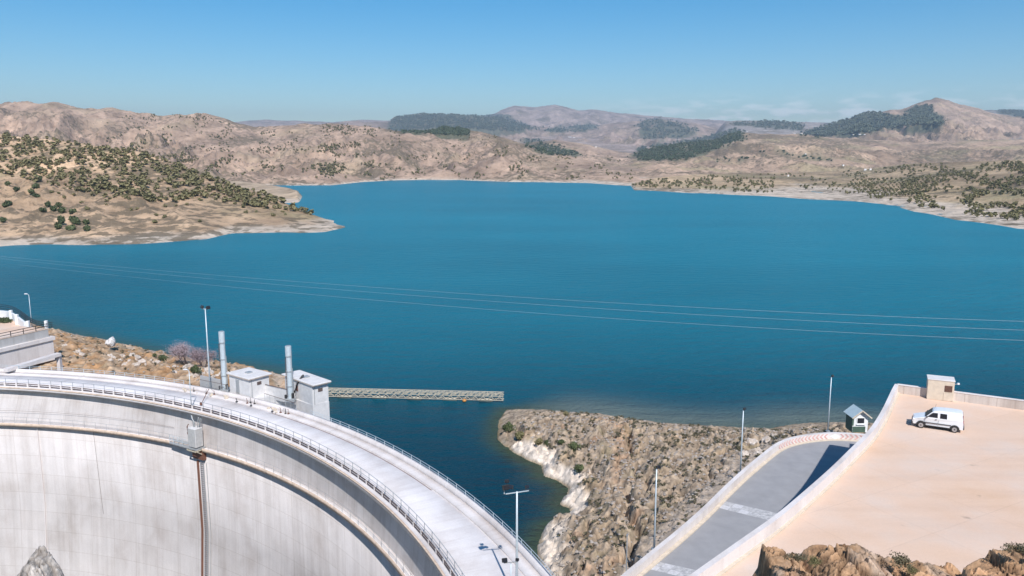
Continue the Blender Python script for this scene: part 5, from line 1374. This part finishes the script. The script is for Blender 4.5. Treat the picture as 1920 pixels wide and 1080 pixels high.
def side_patch(name, pts_, mat, s_, parent=van, pr=.006):
    v = [(x, s_ * (hwid(z, x) + pr), z) for x, z in pts_] + [(x, s_ * (hwid(z, x) - .02), z) for x, z in pts_]; k = len(pts_)
    return MB().add(v, [tuple(range(k)), tuple(range(k, 2 * k))[::-1]] + [(i, (i + 1) % k, k + (i + 1) % k, k + i) for i in range(k)]).build(name, mat, parent)
for s_ in (-1, 1):
    side_patch('side_window', [(.86, 1.14), (.50, 1.5), (.40, 1.56), (.02, 1.58), (.0, 1.14)], M['glass'], s_)
    side_patch('side_window', [(-.18, 1.13), (-.18, 1.58), (-.72, 1.58), (-.74, 1.13)], M['glass'], s_)
    side_patch('side_moulding', [(1.1, .58), (1.1, .645), (-1.1, .645), (-1.1, .58)], M['blackplastic'], s_, pr=.015)
    side_patch('sill_trim', [(.98, .32), (.98, .36), (-.98, .36), (-.98, .32)], M['blackplastic'], s_, pr=.01)
    side_patch('door_seam', [(-.07, .5), (-.07, 1.66), (-.085, 1.66), (-.085, .5)], M['steelgrey'], s_, pr=.003)
    side_patch('door_seam', [(1.0, .5), (1.0, 1.0), (.985, 1.0), (.985, .5)], M['steelgrey'], s_, pr=.003)
    MB().box((-.2 if False else .12, s_ * .865, .98), (.16, .03, .035)).build('door_handle', M['blackplastic'], van)
    MB().box((.86, s_ * .95, 1.16), (.1, .2, .16)).build('wing_mirror', M['blackplastic'], van, bevel=.03)
    for wx in (1.3, -1.39):
        arch = [(wx + .40 * math.cos(a), .30 + .40 * math.sin(a)) for a in np.linspace(0, math.pi, 12)]
        side_patch('wheel_arch', arch, M['blackplastic'], s_, pr=.012)
        wh = MB().tube([(wx, s_ * .66, .30), (wx, s_ * .70, .30), (wx, s_ * .84, .30), (wx, s_ * .875, .30)], [.28, .305, .305, .28], 24).build('wheel', M['tyre'], van, smooth=False)
        MB().tube([(wx, s_ * .84, .30), (wx, s_ * .885, .30)], .2, 18).build('rim', M['rim'], wh)
        MB().tube([(wx, s_ * .885, .30), (wx, s_ * .895, .30)], .06, 10).build('hub_cap', M['dark'], wh)
    MB().box((1.93, s_ * .64, .76), (.16, .3, .16)).build('headlight', M['lampglass'], van, bevel=.03)
    MB().box((-2.045, s_ * .76, .95), (.06, .14, .5)).build('tail_light', M['lightred'], van, bevel=.02)
MB().box((2.03, 0, .42), (.14, 1.62, .2)).build('front_bumper', M['blackplastic'], van, bevel=.05)
MB().box((2.045, 0, .66), (.06, .8, .12)).build('grille', M['blackplastic'], van, bevel=.02)
MB().box((-2.08, 0, .46), (.14, 1.66, .24)).build('rear_bumper', M['blackplastic'], van, bevel=.05)
def slab4(pts_, t_, name, mat):
    a, b, c_, d_ = [Vector(p) for p in pts_]; n_ = (b - a).cross(d_ - a).normalized()
    return MB().add([p + n_ * t_ for p in (a, b, c_, d_)] + [p - n_ * t_ for p in (a, b, c_, d_)], [(0, 1, 2, 3), (7, 6, 5, 4), (0, 4, 5, 1), (1, 5, 6, 2), (2, 6, 7, 3), (3, 7, 4, 0)]).build(name, mat, van)
slab4([(1.01, -.70, 1.125), (1.01, .70, 1.125), (.46, .64, 1.635), (.46, -.64, 1.635)], .016, 'windscreen', M['glass'])
slab4([(-2.025, .6, 1.15), (-2.025, -.6, 1.15), (-1.975, -.58, 1.6), (-1.975, .58, 1.6)], .012, 'rear_window', M['glass'])
MB().tube([(.3, 0, 1.78), (.2, 0, 2.2)], .01, 5).build('antenna', M['dark'], van)
MB().box((0, 0, .3), (3.6, 1.4, .12)).build('underbody', M['dark'], van)

# ------------------------------------------------------------------ power lines
for k, (rows, lb) in enumerate([([(-60, 474), (300, 508), (700, 540), (1000, 558), (1400, 580), (1940, 604)], 'topmost of three overhead power cables crossing the lake'),
             ([(-60, 478), (300, 515), (700, 549), (1000, 570), (1400, 594), (1940, 620.5)], 'middle of three overhead power cables crossing the lake'),
             ([(-60, 484), (300, 526), (700, 566), (1000, 586), (1400, 609), (1940, 641)], 'lowest of three overhead power cables crossing the lake')]):
    pr = uv_of(1940, 0)[0]; xs_ = np.linspace(-260, 2500, 80)
    co = np.polyfit([r_[0] for r_ in rows], [r_[1] for r_ in rows], 2); pts_ = []
    A_ = Vector((72 + k * 1.5, 108 - k * 2)); B_ = Vector((-235, 330 + k * 3))
    for x in xs_:
        y = np.polyval(co, x); u, v = uv_of(x, y)
        # point of the plan line A-B that lies in this sight plane
        dd_ = B_ - A_; s_ = (A_.x - u * A_.y) / (u * dd_.y - dd_.x); q_ = A_ + dd_ * s_
        pts_.append((q_.x, q_.y, CZ + v * q_.y))
    o = MB().tube(pts_, .021, 5, cap=False).build('power_cable', M['cable'], None); tag(o, lb, 'power cable', 'power cables over the lake')

# ------------------------------------------------------------------ hillside under the camera and its outcrops
GX, GY = np.meshgrid(np.arange(-70, 70, 1.0), np.arange(-30, 80, 1.0), indexing='ij')
Z = 39.5 - .60 * np.clip(GY, 0, None) + .06 * np.clip(-GY, 0, 40) + .8 * fbm(GX / 6, GY / 6, 4, 901) - .5 - .25 * np.clip(-GX - 5, 0, 100) * np.clip(GY / 20, 0, 1)
Z = np.minimum(Z, CZ - 1.6 - .0 * GX) 
idx = np.arange(GX.size).reshape(GX.shape); q = np.stack([idx[:-1, :-1], idx[1:, :-1], idx[1:, 1:], idx[:-1, 1:]], -1).reshape(-1, 4)
Cc = np.array([.42, .32, .22]) * (1 + .35 * fbm(GX / 3, GY / 3, 4, 911))[..., None]
o = mesh_np('hillside', np.stack([GX, GY, Z], -1).reshape(-1, 3), q, M['outcrop'], cols={'Col': Cc.reshape(-1, 3)}); tag(o, kind='structure')
def outcrop(name, px, py, Yc_, label, seed, tan_=(.48, .30, .175), width=2.6, grey=.5, front=.12):
    """a ridge of rock: crest along given silhouette, falling away both towards the viewer and behind"""
    us = []; vs_ = []
    for a, b in zip(px, py): u, v = uv_of(a, b); us.append(u); vs_.append(v)
    nu = int((us[-1] - us[0]) * Yc_ / .022); ug_ = np.linspace(us[0], us[-1], nu); dg = np.arange(-width, width * .8, .024)
    A, D = np.meshgrid(ug_, dg, indexing='ij'); Xw = A * Yc_; Yw = Yc_ + D + .5 * gn(Xw / 1.5, Xw * 0, seed)
    zc = CZ + np.interp(A, us, vs_) * Yc_
    r1 = fbm(Xw / 1.3, Yw / 1.3, 3, seed + 1); r2 = fbm(Xw / .2, Yw / .2, 5, seed + 9, .65)
    wx_ = Xw + .18 * gn(Xw / .5, Yw / .5, seed + 4); wy_ = Yw + .18 * gn(Xw / .5 + 3, Yw / .5, seed + 5)
    b1, e1, id1 = slabs(wx_ / .95, wy_ / .7, seed + 11, .8); b2, e2, id2 = slabs(wx_ / .34, wy_ / .26, seed + 21, .9); b3, e3, id3 = slabs(wx_ / .12, wy_ / .10, seed + 31, 1.)
    crk_ = np.clip((1 - sstep(0, .07, e1)) + .8 * (1 - sstep(0, .09, e2)) * (id1 > .35) + .5 * (1 - sstep(0, .14, e3)) * (id2 > .5), 0, 1.3)
    slope = np.where(D < 0, front, 3.5)
    zz_ = zc - np.abs(D) * slope - 3 * np.clip(-D - width + .5, 0, 1) + (.20 * r1 + .11 * b1 + .10 * b2 + .05 * b3 + .06 * r2 - .12 * crk_) * np.clip(np.abs(D) / .3 + .45, 0, 1) - .03
    b = fbm(Xw / .25, Yw / .25, 5, seed + 20, .65); c_ = sstep(-.15, .35, fbm(Xw / 1.0, Yw / 1.0, 4, seed + 30))[..., None]
    C = np.array(tan_) * (1 - c_ * grey) + np.array([.46, .41, .36]) * c_ * grey
    o_ = sstep(.05, .35, fbm(Xw / .6 + 5, Yw / .6, 3, seed + 40))[..., None] * .55 * (1 - grey * .9); C = C * (1 - o_) + np.array([.42, .20, .10]) * o_
    C = .92 * C * (1 + .7 * b[..., None]) * (1 + .45 * (id2[..., None] - .5)) * (1 + .35 * (id3[..., None] - .5)); ck = np.clip(crk_ * .65, 0, .8)[..., None]; C = C * (1 - ck) + np.array([.07, .045, .03]) * ck
    idx = np.arange(A.size).reshape(A.shape); q = np.stack([idx[:-1, :-1], idx[1:, :-1], idx[1:, 1:], idx[:-1, 1:]], -1).reshape(-1, 4)
    o = mesh_np(name, np.stack([Xw, Yw, zz_], -1).reshape(-1, 3), q, M['outcrop'], cols={'Col': np.clip(C, .03, .8).reshape(-1, 3)}); tag(o, label, 'rock outcrop', None)
    return o
outcrop('rock_outcrop', [1404, 1412, 1424, 1427, 1431, 1470, 1496, 1505, 1522, 1545, 1562, 1600, 1645, 1680, 1700, 1714, 1739, 1768, 1790, 1812, 1830], [1130, 1085, 1066, 1040, 1022, 1026, 1036, 1024, 1014, 1012, 1013, 1020, 1038, 1043, 1045, 1043, 1050, 1061, 1066, 1080, 1130], 16, 'broad brown rock outcrop at the bottom edge below the car park', 1001)
outcrop('rock_outcrop', [1775, 1790, 1797, 1800, 1830, 1862, 1868, 1885, 1903, 1908, 1930, 1990, 2060], [1130, 1080, 1060, 1047, 1044, 1048, 1040, 1045, 1044, 1034, 1032, 1020, 1000], 14.5, 'jagged grey rock in the bottom right corner', 1101, grey=.8)
outcrop('rock_outcrop', [18, 28, 42, 55, 66, 74, 84, 96, 106, 116, 126, 140], [1110, 1078, 1062, 1040, 1026, 1022, 1026, 1036, 1050, 1062, 1082, 1120], 17, 'pointed grey rock at the bottom left in front of the dam face', 1201, tan_=(.44, .40, .36), grey=1.0, width=1.8, front=.5)
FB = [plant_mesh('shrub', 900 + i, 700, .026, .42, .24, M['greytuft'] if i else M['olive'], 8, .006) for i in range(3)]
def fshrub(px, py, Y_, s, label):
    u, v = uv_of(px, py); o = bpy.data.objects.new('shrub', rnd.choice(FB)); COL.objects.link(o); o.location = (u * Y_, Y_, CZ + v * Y_); o.scale = (s, s, s); tag(o, label, 'shrub')
fshrub(1688, 1064, 15.2, .62, 'twiggy brown shrub standing up between the two bottom outcrops')
fshrub(1712, 1076, 15.3, .38, 'smaller twiggy shrub just right of the tall one on the outcrop')
fshrub(1918, 1042, 14, .5, 'dark shrub in the bottom right corner')
fshrub(1500, 1056, 14.8, .42, 'yellow-green cushion plant at left on the broad outcrop')
fshrub(1530, 1060, 14.8, .40, 'yellow-green cushion plant at right on the broad outcrop')

# ------------------------------------------------------------------ air
hz = MB().box((0, 6500, 320), (26000, 15600, 860)).build('haze', None, None); hz.data.materials.clear()
m = bpy.data.materials.new('air'); m.use_nodes = True; nt = m.node_tree; nt.nodes.remove(nt.nodes['Principled BSDF'])
pv = nt.nodes.new('ShaderNodeVolumePrincipled'); pv.inputs['Color'].default_value = (.74, .87, 1.0, 1); pv.inputs['Density'].default_value = 9.5e-5; pv.inputs['Anisotropy'].default_value = .2
nt.links.new(pv.outputs[0], nt.nodes['Material Output'].inputs['Volume']); hz.data.materials.append(m); tag(hz, 'thin blue air haze over the lake and hills', 'haze', kind='stuff')
